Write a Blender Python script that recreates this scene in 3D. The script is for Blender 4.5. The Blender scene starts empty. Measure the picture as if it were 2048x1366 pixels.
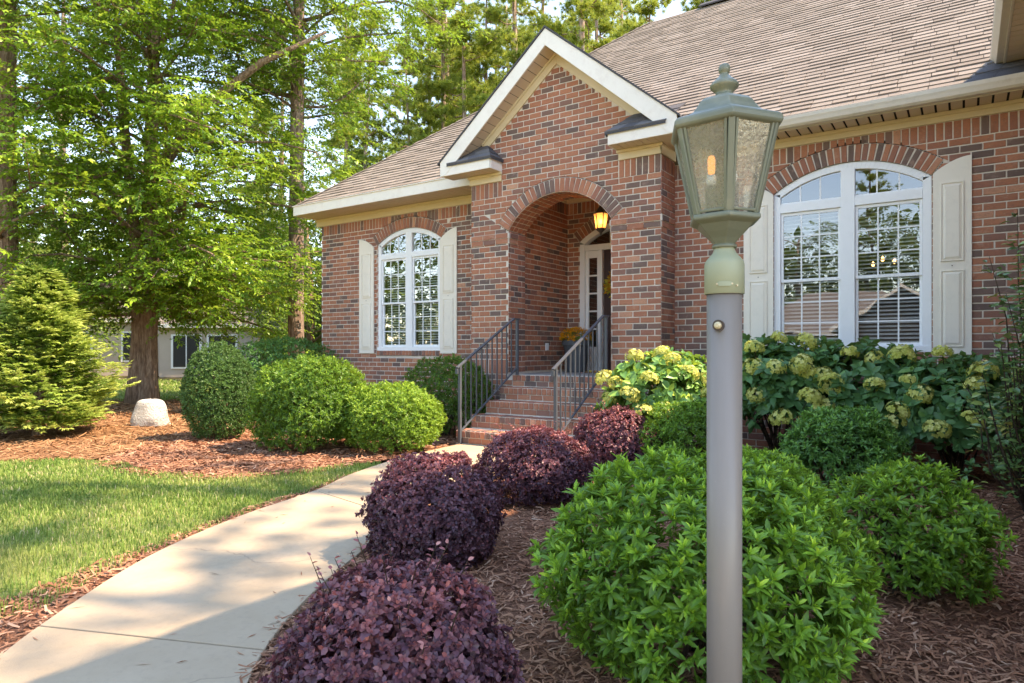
import bpy, math, random
import numpy as np
from mathutils import Matrix, Vector, Quaternion
rng = np.random.default_rng(11); random.seed(11)
sc = bpy.context.scene
COL = sc.collection
R = math.radians

# ---------------------------------------------------------------- camera, sky, sun, exposure
EYE = 1.20
TH = R(34.1)
cam = bpy.data.objects.new('camera', bpy.data.cameras.new('camera')); COL.objects.link(cam)
cam.location = (0, 0, EYE); cam.rotation_euler = (R(90), 0, TH)
cam.data.sensor_width = 36; cam.data.lens = 1338 / 2048 * 36; cam.data.shift_y = 20 / 2048
cam.data.clip_start = .05; cam.data.clip_end = 1500
sc.camera = cam
SUN = Vector((.70, .30, 1.0)).normalized()
w = bpy.data.worlds.new('World'); sc.world = w; w.use_nodes = True
nt = w.node_tree; nt.nodes.clear()
sky = nt.nodes.new('ShaderNodeTexSky'); sky.sky_type = 'NISHITA'; sky.sun_disc = False
sky.sun_elevation = math.asin(SUN.z); sky.sun_rotation = math.atan2(SUN.x, SUN.y)
sky.air_density = 1.1; sky.dust_density = 0.0; sky.ozone_density = 6.0
bg = nt.nodes.new('ShaderNodeBackground'); bg.inputs['Strength'].default_value = .15
wo = nt.nodes.new('ShaderNodeOutputWorld')
nt.links.new(sky.outputs[0], bg.inputs[0]); nt.links.new(bg.outputs[0], wo.inputs[0])
sl = bpy.data.lights.new('sun', 'SUN'); sl.energy = 2.2; sl.angle = R(.53); sl.color = (1, .985, .95)
so = bpy.data.objects.new('sun', sl); COL.objects.link(so)
so.rotation_euler = (-SUN).to_track_quat('-Z', 'Y').to_euler()
sc.view_settings.view_transform = 'Standard'; sc.view_settings.look = 'None'
sc.view_settings.exposure = 2.5; sc.view_settings.gamma = 1
sc.view_settings.use_white_balance = True; sc.view_settings.white_balance_temperature = 10000; sc.view_settings.white_balance_tint = 18
sc.cycles.use_denoising = True
sc.cycles.max_bounces = 7; sc.cycles.transparent_max_bounces = 12
sc.cycles.sample_clamp_indirect = 6

CT, ST = math.cos(TH), math.sin(TH)
def proj(P):
    """pixel position (2048 wide) and depth of world points: used only to rank pieces by the size they show at"""
    P = np.asarray(P, float).reshape(-1, 3)
    d = -P[:, 0] * ST + P[:, 1] * CT; x = P[:, 0] * CT + P[:, 1] * ST
    dd = np.where(d > .05, d, 1e6)
    return 1024 + 1338 * x / dd, 703 - 1338 * (P[:, 2] - EYE) / dd, d

# ---------------------------------------------------------------- object helpers
BASE = {}
def tag(o, label=None, cat=None, group=None, kind=None):
    if label: o['label'] = label
    if cat: o['category'] = cat
    if group: o['group'] = group
    if kind: o['kind'] = kind
    return o
def thing(name, label, cat, base=(0, 0, 0), group=None):
    o = bpy.data.objects.new(name, None); COL.objects.link(o); o.location = base
    o.empty_display_size = .1
    BASE[o.name] = Vector(base)
    return tag(o, label, cat, group)
def link(name, me, mat=None, parent=None, kind=None, smooth=False):
    if mat is not None and not me.materials: me.materials.append(mat)
    if smooth: me.shade_smooth()
    o = bpy.data.objects.new(name, me); COL.objects.link(o)
    if parent is not None:
        o.parent = parent; BASE[o.name] = BASE[parent.name]
    else:
        BASE[o.name] = Vector((0, 0, 0))
    if kind: o['kind'] = kind
    return o
def np_mesh(name, V, F, tint=None):
    """mesh from numpy arrays; F is an (m,3) or (m,4) array or a list of such"""
    Fs = F if isinstance(F, list) else [F]
    Fs = [f for f in Fs if len(f)]
    me = bpy.data.meshes.new(name)
    V = np.ascontiguousarray(V, dtype=np.float32)
    me.vertices.add(len(V)); me.vertices.foreach_set('co', V.ravel())
    idx = np.concatenate([f.ravel() for f in Fs]).astype(np.int32)
    tot = np.concatenate([np.full(len(f), f.shape[1]) for f in Fs])
    st = np.concatenate([[0], np.cumsum(tot)[:-1]]).astype(np.int32)
    me.loops.add(len(idx)); me.loops.foreach_set('vertex_index', idx)
    me.polygons.add(len(st)); me.polygons.foreach_set('loop_start', st)
    if tint is not None:
        a = me.attributes.new('tint', 'FLOAT', 'POINT')
        a.data.foreach_set('value', np.ascontiguousarray(tint, dtype=np.float32))
    me.update(calc_edges=True); me.validate()
    if Fs[0].shape[1] == 4: me.shade_flat()
    return me
def np_obj(name, V, F, mat, parent=None, tint=None, kind=None, smooth=False):
    V = np.asarray(V, float)
    if parent is not None: V = V - np.array(BASE[parent.name])
    return link(name, np_mesh(name, V, F, tint), mat, parent, kind, smooth)

class Bag:
    def __init__(s): s.v = []; s.f = []
    def add(s, V, F):
        n = len(s.v); s.v += [tuple(p) for p in V]; s.f += [tuple(i + n for i in f) for f in F]; return s
    def box(s, x0, x1, y0, y1, z0, z1):
        return s.add([(x, y, z) for x in (x0, x1) for y in (y0, y1) for z in (z0, z1)],
                     [(0, 1, 3, 2), (4, 6, 7, 5), (0, 4, 5, 1), (2, 3, 7, 6), (0, 2, 6, 4), (1, 5, 7, 3)])
    def beam(s, a, b, wd, ht, up=(0, 0, 1)):
        a, b = Vector(a), Vector(b); d = (b - a).normalized(); x = d.cross(Vector(up)).normalized(); u = x.cross(d)
        V = [p + x * i * wd / 2 + u * j * ht / 2 for p in (a, b) for i in (-1, 1) for j in (-1, 1)]
        return s.add(V, [(0, 1, 3, 2), (4, 6, 7, 5), (0, 4, 5, 1), (2, 3, 7, 6), (0, 2, 6, 4), (1, 5, 7, 3)])
    def prism(s, poly, fn, t0, t1):
        n = len(poly); V = [fn(a, b, t0) for a, b in poly] + [fn(a, b, t1) for a, b in poly]
        F = [tuple(range(n)), tuple(range(2 * n - 1, n - 1, -1))] + [(i, n + i, n + (i + 1) % n, (i + 1) % n) for i in range(n)]
        return s.add(V, F)
    def strip(s, A, B):
        """quads between two polylines"""
        n = len(A); return s.add(list(A) + list(B), [(i, i + 1, n + i + 1, n + i) for i in range(n - 1)])
    def lathe(s, prof, c, seg=20, a0=0.0):
        V = []; F = []; m = len(prof)
        for k in range(seg):
            a = a0 + 2 * math.pi * k / seg
            V += [(c[0] + r * math.cos(a), c[1] + r * math.sin(a), c[2] + z) for r, z in prof]
        for k in range(seg):
            for i in range(m - 1):
                F.append((k * m + i, ((k + 1) % seg) * m + i, ((k + 1) % seg) * m + i + 1, k * m + i + 1))
        return s.add(V, F)
    def tube(s, pts, rad, seg=7):
        pts = [Vector(p) for p in pts]; n = len(pts); V = []; F = []
        rad = rad if hasattr(rad, '__len__') else [rad] * n
        ref = Vector((.31, .17, .93)) if abs((pts[-1] - pts[0]).normalized().z) < .8 else Vector((1, .2, 0))
        for i in range(n):
            d = (pts[min(i + 1, n - 1)] - pts[max(i - 1, 0)]).normalized()
            x = d.cross(ref).normalized(); y = d.cross(x)
            V += [pts[i] + (x * math.cos(2 * math.pi * k / seg) + y * math.sin(2 * math.pi * k / seg)) * rad[i] for k in range(seg)]
        for i in range(n - 1):
            for k in range(seg):
                F.append((i * seg + k, i * seg + (k + 1) % seg, (i + 1) * seg + (k + 1) % seg, (i + 1) * seg + k))
        F += [tuple(range(seg)), tuple((n - 1) * seg + k for k in range(seg))]
        return s.add(V, F)
    def obj(s, name, mat, parent=None, bevel=0, smooth=False, kind=None):
        me = bpy.data.meshes.new(name)
        b = BASE[parent.name] if parent is not None else Vector((0, 0, 0))
        me.from_pydata([(p[0] - b.x, p[1] - b.y, p[2] - b.z) for p in s.v], [], s.f)
        import bmesh
        bm = bmesh.new(); bm.from_mesh(me); bmesh.ops.recalc_face_normals(bm, faces=bm.faces); bm.to_mesh(me); bm.free()
        o = link(name, me, mat, parent, kind)
        if smooth: me.shade_smooth()
        if bevel:
            m = o.modifiers.new('bevel', 'BEVEL'); m.width = bevel; m.segments = 2; m.limit_method = 'ANGLE'
        return o

# ---------------------------------------------------------------- materials
class NT:
    def __init__(s, name):
        s.m = bpy.data.materials.new(name); s.m.use_nodes = True; s.t = s.m.node_tree; s.t.nodes.clear()
        s.out = s.n('OutputMaterial')
    def n(s, typ, **kw):
        nd = s.t.nodes.new('ShaderNode' + typ)
        for k, v in kw.items():
            if k in nd.inputs: s.set(nd.inputs[k], v)
            else: setattr(nd, k, v)
        return nd
    def set(s, inp, v):
        if isinstance(v, bpy.types.NodeSocket): s.t.links.new(v, inp)
        else: inp.default_value = v if not (isinstance(v, tuple) and len(v) == 3 and len(inp.default_value) == 4) else (*v, 1)
    def coord(s, obj=True):
        return s.n('TexCoord').outputs['Object'] if obj else s.n('NewGeometry').outputs['Position']
    def noise(s, scale, detail=4, rough=.6, vec=None, stretch=None):
        v = vec or s.n('NewGeometry').outputs['Position']
        if stretch:
            mp = s.n('Mapping'); s.set(mp.inputs['Vector'], v); mp.inputs['Scale'].default_value = stretch; v = mp.outputs[0]
        return s.n('TexNoise', Scale=scale, Detail=detail, Roughness=rough, Vector=v).outputs['Fac']
    def ramp(s, fac, stops):
        r = s.n('ValToRGB'); s.set(r.inputs[0], fac); e = r.color_ramp.elements
        while len(e) < len(stops): e.new(.5)
        for i, (p, c) in enumerate(stops): e[i].position = p; e[i].color = (*c, 1)
        return r.outputs[0]
    def mix(s, fac, a, b, mode='MIX'):
        m = s.n('Mix'); m.data_type = 'RGBA'; m.blend_type = mode
        s.set(m.inputs[0], fac); s.set(m.inputs[6], a); s.set(m.inputs[7], b); return m.outputs[2]
    def math(s, op, a, b=0.0, clamp=False):
        m = s.n('Math'); m.operation = op; m.use_clamp = clamp; s.set(m.inputs[0], a); s.set(m.inputs[1], b); return m.outputs[0]
    def bump(s, h, strength=.3, dist=.01):
        return s.n('Bump', Height=h, Strength=strength, Distance=dist).outputs[0]
    def attr(s, name): return s.n('Attribute', attribute_name=name).outputs['Fac']
    def pr(s, color, rough=.6, spec=.3, normal=None, metal=0.0):
        p = s.n('BsdfPrincipled', **{'Base Color': color, 'Roughness': rough, 'Specular IOR Level': spec, 'Metallic': metal})
        if normal is not None: s.set(p.inputs['Normal'], normal)
        return p.outputs[0]
    def done(s, sh):
        s.t.links.new(sh, s.out.inputs[0]); return s.m

def paint(name, col, rough=.45, spec=.35, var=.12, dirt=None, dirt_amt=.35, bump=.05):
    t = NT(name)
    n1 = t.noise(3.0, 5); n2 = t.noise(45, 3)
    c = t.mix(t.math('MULTIPLY', n1, 1.0), tuple(x * (1 - var) for x in col), tuple(min(1, x * (1 + var)) for x in col))
    if dirt:
        f = t.math('MULTIPLY', t.math('SUBTRACT', t.noise(7, 8, .75), .5, True), dirt_amt * 4, True)
        c = t.mix(f, c, dirt)
    return t.done(t.pr(c, rough, spec, t.bump(n2, bump, .004)))

def leafmat(name, stops, rough=.42, spec=.35, trans=.30, tcol=None):
    t = NT(name)
    tint = t.attr('tint')
    v = t.math('ADD', tint, t.math('MULTIPLY', t.math('SUBTRACT', t.noise(2.2, 3), .5), .5), True)
    c = t.ramp(v, stops)
    p = t.pr(c, rough, spec)
    if trans > 0:
        tr = t.n('BsdfTranslucent'); t.set(tr.inputs[0], t.mix(.5, c, tcol or stops[-1][1]))
        ms = t.n('MixShader'); ms.inputs[0].default_value = trans
        t.t.links.new(p, ms.inputs[1]); t.t.links.new(tr.outputs[0], ms.inputs[2]); p = ms.outputs[0]
    return t.done(p)

def barkmat(name, a, b, sc_=6.0):
    t = NT(name)
    n1 = t.noise(sc_, 6, .7, stretch=(3, 3, .55)); n2 = t.noise(sc_ * .3, 3)
    c = t.mix(n2, t.ramp(n1, [(.3, a), (.65, b)]), b, 'MIX')
    c = t.ramp(n1, [(.32, tuple(x * .45 for x in a)), (.45, a), (.68, b)])
    return t.done(t.pr(c, .85, .15, t.bump(n1, .9, .05)))

M = {}
# brick: colour of each brick from its own value, grain and kiln marks on top
t = NT('brick')
tint = t.attr('tint')
c = t.ramp(tint, [(0, (.13, .092, .082)), (.16, (.20, .125, .102)), (.30, (.37, .145, .098)), (.6, (.44, .165, .095)), (.86, (.52, .205, .118)), (1, (.60, .30, .19))])
ms_ = t.n('TexMusgrave') if False else None
n1 = t.noise(9, 6, .7); n2 = t.noise(38, 6, .75, stretch=(1, 1, 2.2))
c = t.mix(t.math('MULTIPLY', t.math('SUBTRACT', n2, .47, True), 2.6, True), c, (.17, .11, .095))
c = t.mix(t.math('MULTIPLY', t.math('SUBTRACT', n1, .56, True), 2.4, True), c, (.64, .42, .31))
c = t.mix(t.math('MULTIPLY', t.math('SUBTRACT', t.noise(.9, 5, .7), .48, True), 1.8, True), c, t.mix(.55, c, (.24, .13, .10)))
M['brick'] = t.done(t.pr(c, .88, .2, t.bump(t.noise(70, 5, .7), .55, .006)))
t = NT('mortar')
n1 = t.noise(14, 5, .7)
c = t.ramp(n1, [(.3, (.60, .515, .43)), (.7, (.75, .66, .565))])
c = t.mix(t.math('MULTIPLY', t.math('SUBTRACT', t.noise(.8, 6, .7), .5, True), 2.0, True), c, (.42, .35, .29))
M['mortar'] = t.done(t.pr(c, .95, .1, t.bump(t.noise(120, 4), .5, .004)))
M['trim'] = paint('painted_trim', (.85, .78, .68), .5, .3, .06, (.52, .36, .28), .25)
M['tan'] = paint('tan_trim', (.72, .585, .39), .5, .3, .06, (.42, .33, .22), .2)
M['soffit'] = paint('soffit_vinyl', (.66, .52, .39), .55, .3, .05)
M['groove'] = paint('shadow_gap', (.035, .03, .025), .9, .1, .1)
M['white'] = paint('white_vinyl', (.86, .86, .85), .35, .4, .03, (.6, .58, .53), .15)
M['shutter'] = paint('shutter_paint', (.83, .75, .635), .5, .3, .04, (.55, .50, .42), .3)
M['gutter'] = paint('gutter_paint', (.66, .585, .48), .4, .4, .05, (.36, .31, .25), .4)
M['drip'] = paint('drip_edge', (.06, .05, .045), .6, .3)
# shingles
def shingle(name, stops):
    t = NT(name); tint = t.attr('tint')
    c = t.ramp(tint, stops)
    g = t.noise(230, 3, .8)
    c = t.mix(t.math('MULTIPLY', t.math('SUBTRACT', g, .45, True), 1.6, True), c, tuple(min(1, x * 1.35) for x in stops[-1][1]))
    c = t.mix(t.math('MULTIPLY', t.math('SUBTRACT', t.noise(1.1, 5), .48, True), 1.3, True), c, tuple(x * .88 for x in stops[1][1]))
    return t.done(t.pr(c, .95, .12, t.bump(g, .6, .006)))
M['shingle'] = shingle('asphalt_shingle', [(0, (.19, .158, .132)), (.4, (.225, .187, .158)), (.75, (.25, .21, .178)), (1, (.285, .242, .208))])
M['slate'] = shingle('dark_shingle', [(0, (.07, .07, .075)), (.5, (.12, .115, .12)), (1, (.18, .17, .17))])
M['metal_dark'] = paint('railing_paint', (.075, .085, .10), .32, .5, .1, bump=.02)
M['door'] = paint('door_paint', (.055, .026, .024), .3, .5, .1)
M['pot'] = paint('planter_resin', (.075, .085, .095), .5, .4)
M['mat'] = paint('coir', (.30, .15, .06), .95, .1, .3, bump=.6)
M['dark'] = paint('room_dark', (.05, .048, .045), .9, .1)
M['room'] = paint('room_wall', (.22, .20, .17), .9, .1)
M['blind'] = paint('blind_slat', (.82, .80, .76), .5, .3)
M['lamp_green'] = paint('verdigris_paint', (.145, .165, .118), .38, .45, .12, (.30, .29, .19), .5, .12)
M['fitter'] = paint('fitter_paint', (.30, .335, .225), .45, .35, .10, (.30, .33, .22), .4, .12)
t = NT('post_paint')
st = t.noise(9, 6, .7, stretch=(1, 1, .06)); sp = t.noise(55, 6, .8); dr = t.noise(2.2, 5, .7, stretch=(3, 3, .5))
c = t.mix(st, (.20, .176, .152), (.285, .252, .222)); c = t.mix(t.math('MULTIPLY', t.math('SUBTRACT', dr, .52, True), 2.2, True), c, (.20, .17, .14))
c = t.mix(t.math('MULTIPLY', t.math('SUBTRACT', sp, .66, True), 9, True), c, (.42, .40, .37))
M['post'] = t.done(t.pr(c, t.math('ADD', t.math('MULTIPLY', st, .35), .22), .5, t.bump(t.noise(30, 4), .06, .004)))
M['sensor'] = paint('sensor_lens', (.55, .47, .30), .3, .5)
M['sleeve'] = paint('candle_sleeve', (.10, .10, .085), .6, .3)
M['bronze'] = paint('bronze_metal', (.055, .035, .025), .4, .5)
t = NT('boulder')
n1 = t.noise(5, 7, .75); n2 = t.noise(30, 6, .75)
c = t.mix(t.math('MULTIPLY', t.math('SUBTRACT', n2, .5, True), 3.0, True), t.ramp(n1, [(.3, (.58, .55, .50)), (.65, (.76, .73, .67))]), (.42, .38, .32))
M['stone'] = t.done(t.pr(c, .95, .1, t.bump(t.math('ADD', n1, n2), 1.0, .06)))
M['siding'] = paint('neighbour_siding', (.50, .41, .34), .8, .2, .06)
M['nroof'] = shingle('neighbour_shingle', [(0, (.20, .165, .145)), (.5, (.27, .22, .19)), (1, (.33, .27, .235))])
def emit(name, col, s_):
    t = NT(name); e = t.n('Emission', Strength=s_); t.set(e.inputs[0], col); return t.done(e.outputs[0])
M['bulb'] = emit('lit_filament', (1, .42, .16), .32)
M['bulb_hot'] = emit('lit_bulb', (1, .58, .26), 1.6)
# window glass: see through with a coated reflection
def glass(name, refl, tintc=(1, 1, 1)):
    t = NT(name)
    lw = t.n('LayerWeight', Blend=.35)
    f = t.math('ADD', t.math('MULTIPLY', lw.outputs['Facing'], .35), refl, True)
    tr = t.n('BsdfTransparent'); t.set(tr.inputs[0], tintc)
    gl = t.n('BsdfGlossy', Roughness=.0); t.set(gl.inputs[0], (.95, .97, 1))
    t.set(gl.inputs['Normal'], t.bump(t.noise(1.6, 2), .02, .05))
    ms = t.n('MixShader'); t.set(ms.inputs[0], f); t.t.links.new(tr.outputs[0], ms.inputs[1]); t.t.links.new(gl.outputs[0], ms.inputs[2])
    return t.done(ms.outputs[0])
M['glass'] = glass('window_glass', .17, (.82, .85, .84))
# seeded lantern glass
t = NT('seeded_glass')
bn = t.bump(t.noise(130, 3, .6, stretch=(1, 1, .7)), .18, .005)
tr = t.n('BsdfTransparent'); t.set(tr.inputs[0], (.93, .96, .92))
tl = t.n('BsdfTranslucent'); t.set(tl.inputs[0], (.74, .78, .70)); t.set(tl.inputs['Normal'], bn)
df = t.n('BsdfDiffuse'); t.set(df.inputs[0], (.58, .60, .53)); t.set(df.inputs['Normal'], bn)
gl = t.n('BsdfGlossy', Roughness=.12); t.set(gl.inputs['Normal'], bn)
m1 = t.n('MixShader', Fac=.5); t.t.links.new(tl.outputs[0], m1.inputs[1]); t.t.links.new(df.outputs[0], m1.inputs[2])
m2 = t.n('MixShader'); t.set(m2.inputs[0], t.math('ADD', t.math('MULTIPLY', t.noise(140, 4, .7), .45), .13, True)); t.t.links.new(tr.outputs[0], m2.inputs[1]); t.t.links.new(m1.outputs[0], m2.inputs[2])
m3 = t.n('MixShader', Fac=.10); t.t.links.new(m2.outputs[0], m3.inputs[1]); t.t.links.new(gl.outputs[0], m3.inputs[2])
M['seeded'] = t.done(m3.outputs[0])
# amber lantern glass on the porch
t = NT('amber_glass')
tl = t.n('BsdfTranslucent'); t.set(tl.inputs[0], (.75, .50, .26)); tr = t.n('BsdfTransparent'); t.set(tr.inputs[0], (1, .8, .5))
m1 = t.n('MixShader', Fac=.6); t.t.links.new(tr.outputs[0], m1.inputs[1]); t.t.links.new(tl.outputs[0], m1.inputs[2])
M['amber'] = t.done(m1.outputs[0])
# concrete
t = NT('concrete')
n1 = t.noise(1.3, 6, .65); n2 = t.noise(26, 5, .7)
c = t.ramp(n1, [(.3, (.41, .305, .20)), (.7, (.50, .39, .275))])
c = t.mix(t.math('MULTIPLY', t.math('SUBTRACT', n2, .52, True), 1.5, True), c, (.28, .225, .17))
c = t.mix(t.math('MULTIPLY', t.math('SUBTRACT', t.noise(.7, 7, .72), .55, True), 3.5, True), c, (.30, .235, .165))
vo = t.n('TexVoronoi', Scale=.55, feature='DISTANCE_TO_EDGE'); wv = t.n('TexNoise', Scale=2.5, Detail=6); va = t.n('VectorMath'); t.set(va.inputs[0], t.n('NewGeometry').outputs['Position']); t.set(va.inputs[1], wv.outputs['Color']); t.set(vo.inputs['Vector'], va.outputs[0])
c = t.mix(t.math('MULTIPLY', t.math('SUBTRACT', .004, vo.outputs['Distance'], True), 120, True), c, (.20, .155, .115))
M['concrete'] = t.done(t.pr(c, .85, .2, t.bump(t.noise(150, 4, .7), .25, .004)))
t = NT('porch_slab')
M['porch'] = t.done(t.pr(t.ramp(t.noise(5, 5), [(.3, (.26, .24, .22)), (.7, (.36, .33, .30))]), .8, .2, t.bump(t.noise(90, 3), .2, .003)))
# soils and mulch
def soil(name, a, b, cc):
    t = NT(name); n1 = t.noise(3.5, 6, .7); n2 = t.noise(38, 5, .75, stretch=(1, 1.8, 1))
    c = t.ramp(n2, [(.30, a), (.52, b), (.72, cc)])
    c = t.mix(t.math('MULTIPLY', n1, .5), c, a)
    return t.done(t.pr(c, .95, .1, t.bump(n2, .8, .02)))
M['straw_soil'] = soil('pine_straw_soil', (.16, .075, .038), (.30, .15, .075), (.42, .24, .13))
M['bark_soil'] = soil('bark_soil', (.12, .055, .036), (.28, .125, .075), (.42, .22, .14))
def chips(name, stops):
    t = NT(name); c = t.ramp(t.attr('tint'), stops)
    c = t.mix(t.math('MULTIPLY', t.noise(160, 3), .45), c, tuple(x * .5 for x in stops[1][1]))
    return t.done(t.pr(c, .85, .2))
M['straw'] = chips('pine_straw', [(0, (.17, .075, .035)), (.4, (.34, .165, .08)), (.75, (.47, .26, .135)), (1, (.58, .38, .22))])
M['bark'] = chips('bark_chips', [(0, (.14, .060, .040)), (.35, (.36, .155, .085)), (.7, (.52, .265, .16)), (.92, (.66, .41, .28)), (1, (.74, .56, .42))])
# grass
t = NT('grass_soil')
n1 = t.noise(.8, 5); c = t.ramp(t.noise(30, 4, .7), [(.3, (.10, .14, .035)), (.7, (.22, .26, .075))])
M['grass_soil'] = t.done(t.pr(t.mix(t.math('MULTIPLY', n1, .35), c, (.22, .17, .08)), .95, .1))
t = NT('grass_blade')
pat = t.noise(1.1, 5, .65)
c = t.ramp(t.attr('tint'), [(0, (.085, .17, .035)), (.45, (.175, .285, .060)), (.8, (.31, .38, .11)), (1, (.58, .50, .28))])
c = t.mix(t.math('MULTIPLY', t.math('SUBTRACT', pat, .5, True), 2.6, True), c, (.48, .42, .16))
p = t.pr(c, .55, .25); tr = t.n('BsdfTranslucent'); t.set(tr.inputs[0], c)
ms = t.n('MixShader', Fac=.35); t.t.links.new(p, ms.inputs[1]); t.t.links.new(tr.outputs[0], ms.inputs[2])
M['grass'] = t.done(ms.outputs[0])
t = NT('ground_soil')
n1 = t.noise(.12, 5); n2 = t.noise(6, 5, .7)
c = t.mix(n1, t.ramp(n2, [(.3, (.05, .07, .02)), (.7, (.12, .13, .045))]), t.ramp(n2, [(.3, (.10, .06, .03)), (.7, (.22, .14, .075))]))
M['ground'] = t.done(t.pr(c, .95, .1))
# foliage
M['azalea'] = leafmat('glossy_shrub_leaf', [(0, (0.0463, 0.1268, 0.0209)), (0.45, (0.1158, 0.2828, 0.0359)), (0.75, (0.2633, 0.507, 0.0538)), (1, (0.5897, 0.819, 0.0972))], .38, .35, .25)
M['darkleaf'] = leafmat('dark_shrub_leaf', [(0, (0.0351, 0.1164, 0.0317)), (0.5, (0.0879, 0.2587, 0.0554)), (1, (0.293, 0.5951, 0.0891))], .38, .4, .18)
M['purple'] = leafmat('purple_leaf', [(0, (0.0512, 0.0264, 0.0378)), (0.4, (0.1344, 0.0609, 0.084)), (0.66, (0.256, 0.092, 0.0998)), (0.85, (0.4352, 0.1207, 0.1103)), (1, (0.6656, 0.2875, 0.2415))], .44, .4, .2, (.36, .07, .07))
M['holly'] = leafmat('clipped_shrub_leaf', [(0, (0.0314, 0.088, 0.014)), (0.45, (0.0888, 0.209, 0.026)), (0.75, (0.1985, 0.363, 0.042)), (1, (0.3762, 0.528, 0.075))], .45, .35, .3)
M['box'] = leafmat('boxwood_leaf', [(0, (0.0269, 0.076, 0.023)), (0.5, (0.0748, 0.1724, 0.0414)), (1, (0.2093, 0.345, 0.0747))], .45, .35, .2)
M['gold'] = leafmat('golden_conifer_spray', [(0, (0.0471, 0.114, 0.0238)), (0.45, (0.1509, 0.2736, 0.0462)), (0.8, (0.3206, 0.4332, 0.0858)), (1, (0.4715, 0.5358, 0.1452))], .55, .25, .3)
M['hydra'] = leafmat('hydrangea_leaf', [(0, (0.0334, 0.1253, 0.05)), (0.5, (0.0835, 0.2402, 0.0834)), (0.8, (0.1774, 0.3758, 0.0834)), (1, (0.6264, 0.7517, 0.0918))], .40, .4, .2)
M['bloom'] = leafmat('green_flower_petal', [(0, (0.3289, 0.3669, 0.0605)), (0.5, (0.6072, 0.6072, 0.1452)), (1, (0.8349, 0.8096, 0.3388))], .6, .2, .3)
M['camellia'] = leafmat('camellia_leaf', [(0, (0.0476, 0.1232, 0.0462)), (0.5, (0.1071, 0.2352, 0.0756)), (0.85, (0.2856, 0.4032, 0.105)), (1, (0.6188, 0.4928, 0.147))], .25, .6, .15)
M['oak'] = leafmat('broad_tree_leaf', [(0, (0.0373, 0.1048, 0.0129)), (0.4, (0.0907, 0.2095, 0.0215)), (0.75, (0.192, 0.3572, 0.0323)), (1, (0.3838, 0.5175, 0.0645))], .40, .4, .38)
M['wood_leaf'] = leafmat('woodland_leaf', [(0, (0.034, 0.076, 0.0144)), (0.5, (0.0935, 0.171, 0.027)), (1, (0.255, 0.342, 0.0585))], .5, .3, .4)
M['pine'] = leafmat('pine_needle', [(0, (0.0756, 0.1452, 0.0343)), (0.5, (0.2063, 0.2904, 0.0475)), (1, (0.44, 0.4752, 0.0792))], .45, .3, .45)
M['mum'] = leafmat('orange_petal', [(0, (0.54, 0.1625, 0.01)), (0.5, (0.864, 0.35, 0.015)), (1, (1.02, 0.625, 0.04))], .6, .2, .3)
M['wreath'] = leafmat('wreath_petal', [(0, (.35, .05, .02)), (.4, (.60, .30, .03)), (.7, (.25, .30, .04)), (1, (.65, .52, .06))], .6, .2, .2)
M['bark_big'] = barkmat('tree_bark', (.22, .135, .09), (.42, .30, .215), 7)
M['bark_pine'] = barkmat('pine_bark', (.20, .13, .095), (.46, .35, .27), 5)
M['twig'] = barkmat('twig_bark', (.07, .045, .03), (.16, .11, .075), 20)

# ---------------------------------------------------------------- ground, beds, lawn, walk
def inpoly(P, poly):
    x, y = P[:, 0], P[:, 1]; r = np.zeros(len(P), bool); n = len(poly)
    for i in range(n):
        (x0, y0), (x1, y1) = poly[i], poly[(i + 1) % n]
        cnd = ((y0 > y) != (y1 > y)) & (x < (x1 - x0) * (y - y0) / (y1 - y0 + 1e-12) + x0)
        r ^= cnd
    return r
def smooth(pts, k=6):
    P = [Vector((*p, 0)) for p in pts]; out = []
    for i in range(len(P) - 1):
        a, b, c, d = P[max(i - 1, 0)], P[i], P[i + 1], P[min(i + 2, len(P) - 1)]
        for j in range(k):
            t_ = j / k
            q = .5 * ((2 * b) + (c - a) * t_ + (2 * a - 5 * b + 4 * c - d) * t_ ** 2 + (3 * b - a - 3 * c + d) * t_ ** 3)
            out.append((q.x, q.y))
    return out + [pts[-1]]
def flat(name, poly, z, mat, kind='structure'):
    me = bpy.data.meshes.new(name); me.from_pydata([(x, y, z) for x, y in poly], [], [tuple(range(len(poly)))])
    return link(name, me, mat, None, kind)
g = 600
flat('ground', [(-g, -g), (g, -g), (g, g), (-g, g)], -.075, M['ground'])
WL = smooth([(-5.44, 6.83), (-5.38, 6.2), (-5.24, 5.37), (-4.97, 4.5), (-4.66, 3.84), (-4.37, 2.88), (-3.98, 2.07), (-3.49, 1.42), (-3.10, 1.0), (-2.5, .5), (-1.6, -.1), (-.4, -.6)])
WR = smooth([(-3.96, 6.83), (-3.93, 6.1), (-3.85, 5.2), (-3.62, 4.3), (-3.36, 3.55), (-3.06, 2.94), (-2.78, 2.36), (-2.45, 1.82), (-2.08, 1.40), (-1.5, .95), (-.8, .5), (.1, .1)])
walk = thing('path', 'pale concrete walk curving from the brick steps to the bottom of the photo', None, (0, 0, 0)); walk['kind'] = 'structure'
cuts = [0, 9, 21, 43, len(WL) - 1]
cuts = [0, 24, 44, len(WL) - 1]
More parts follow.
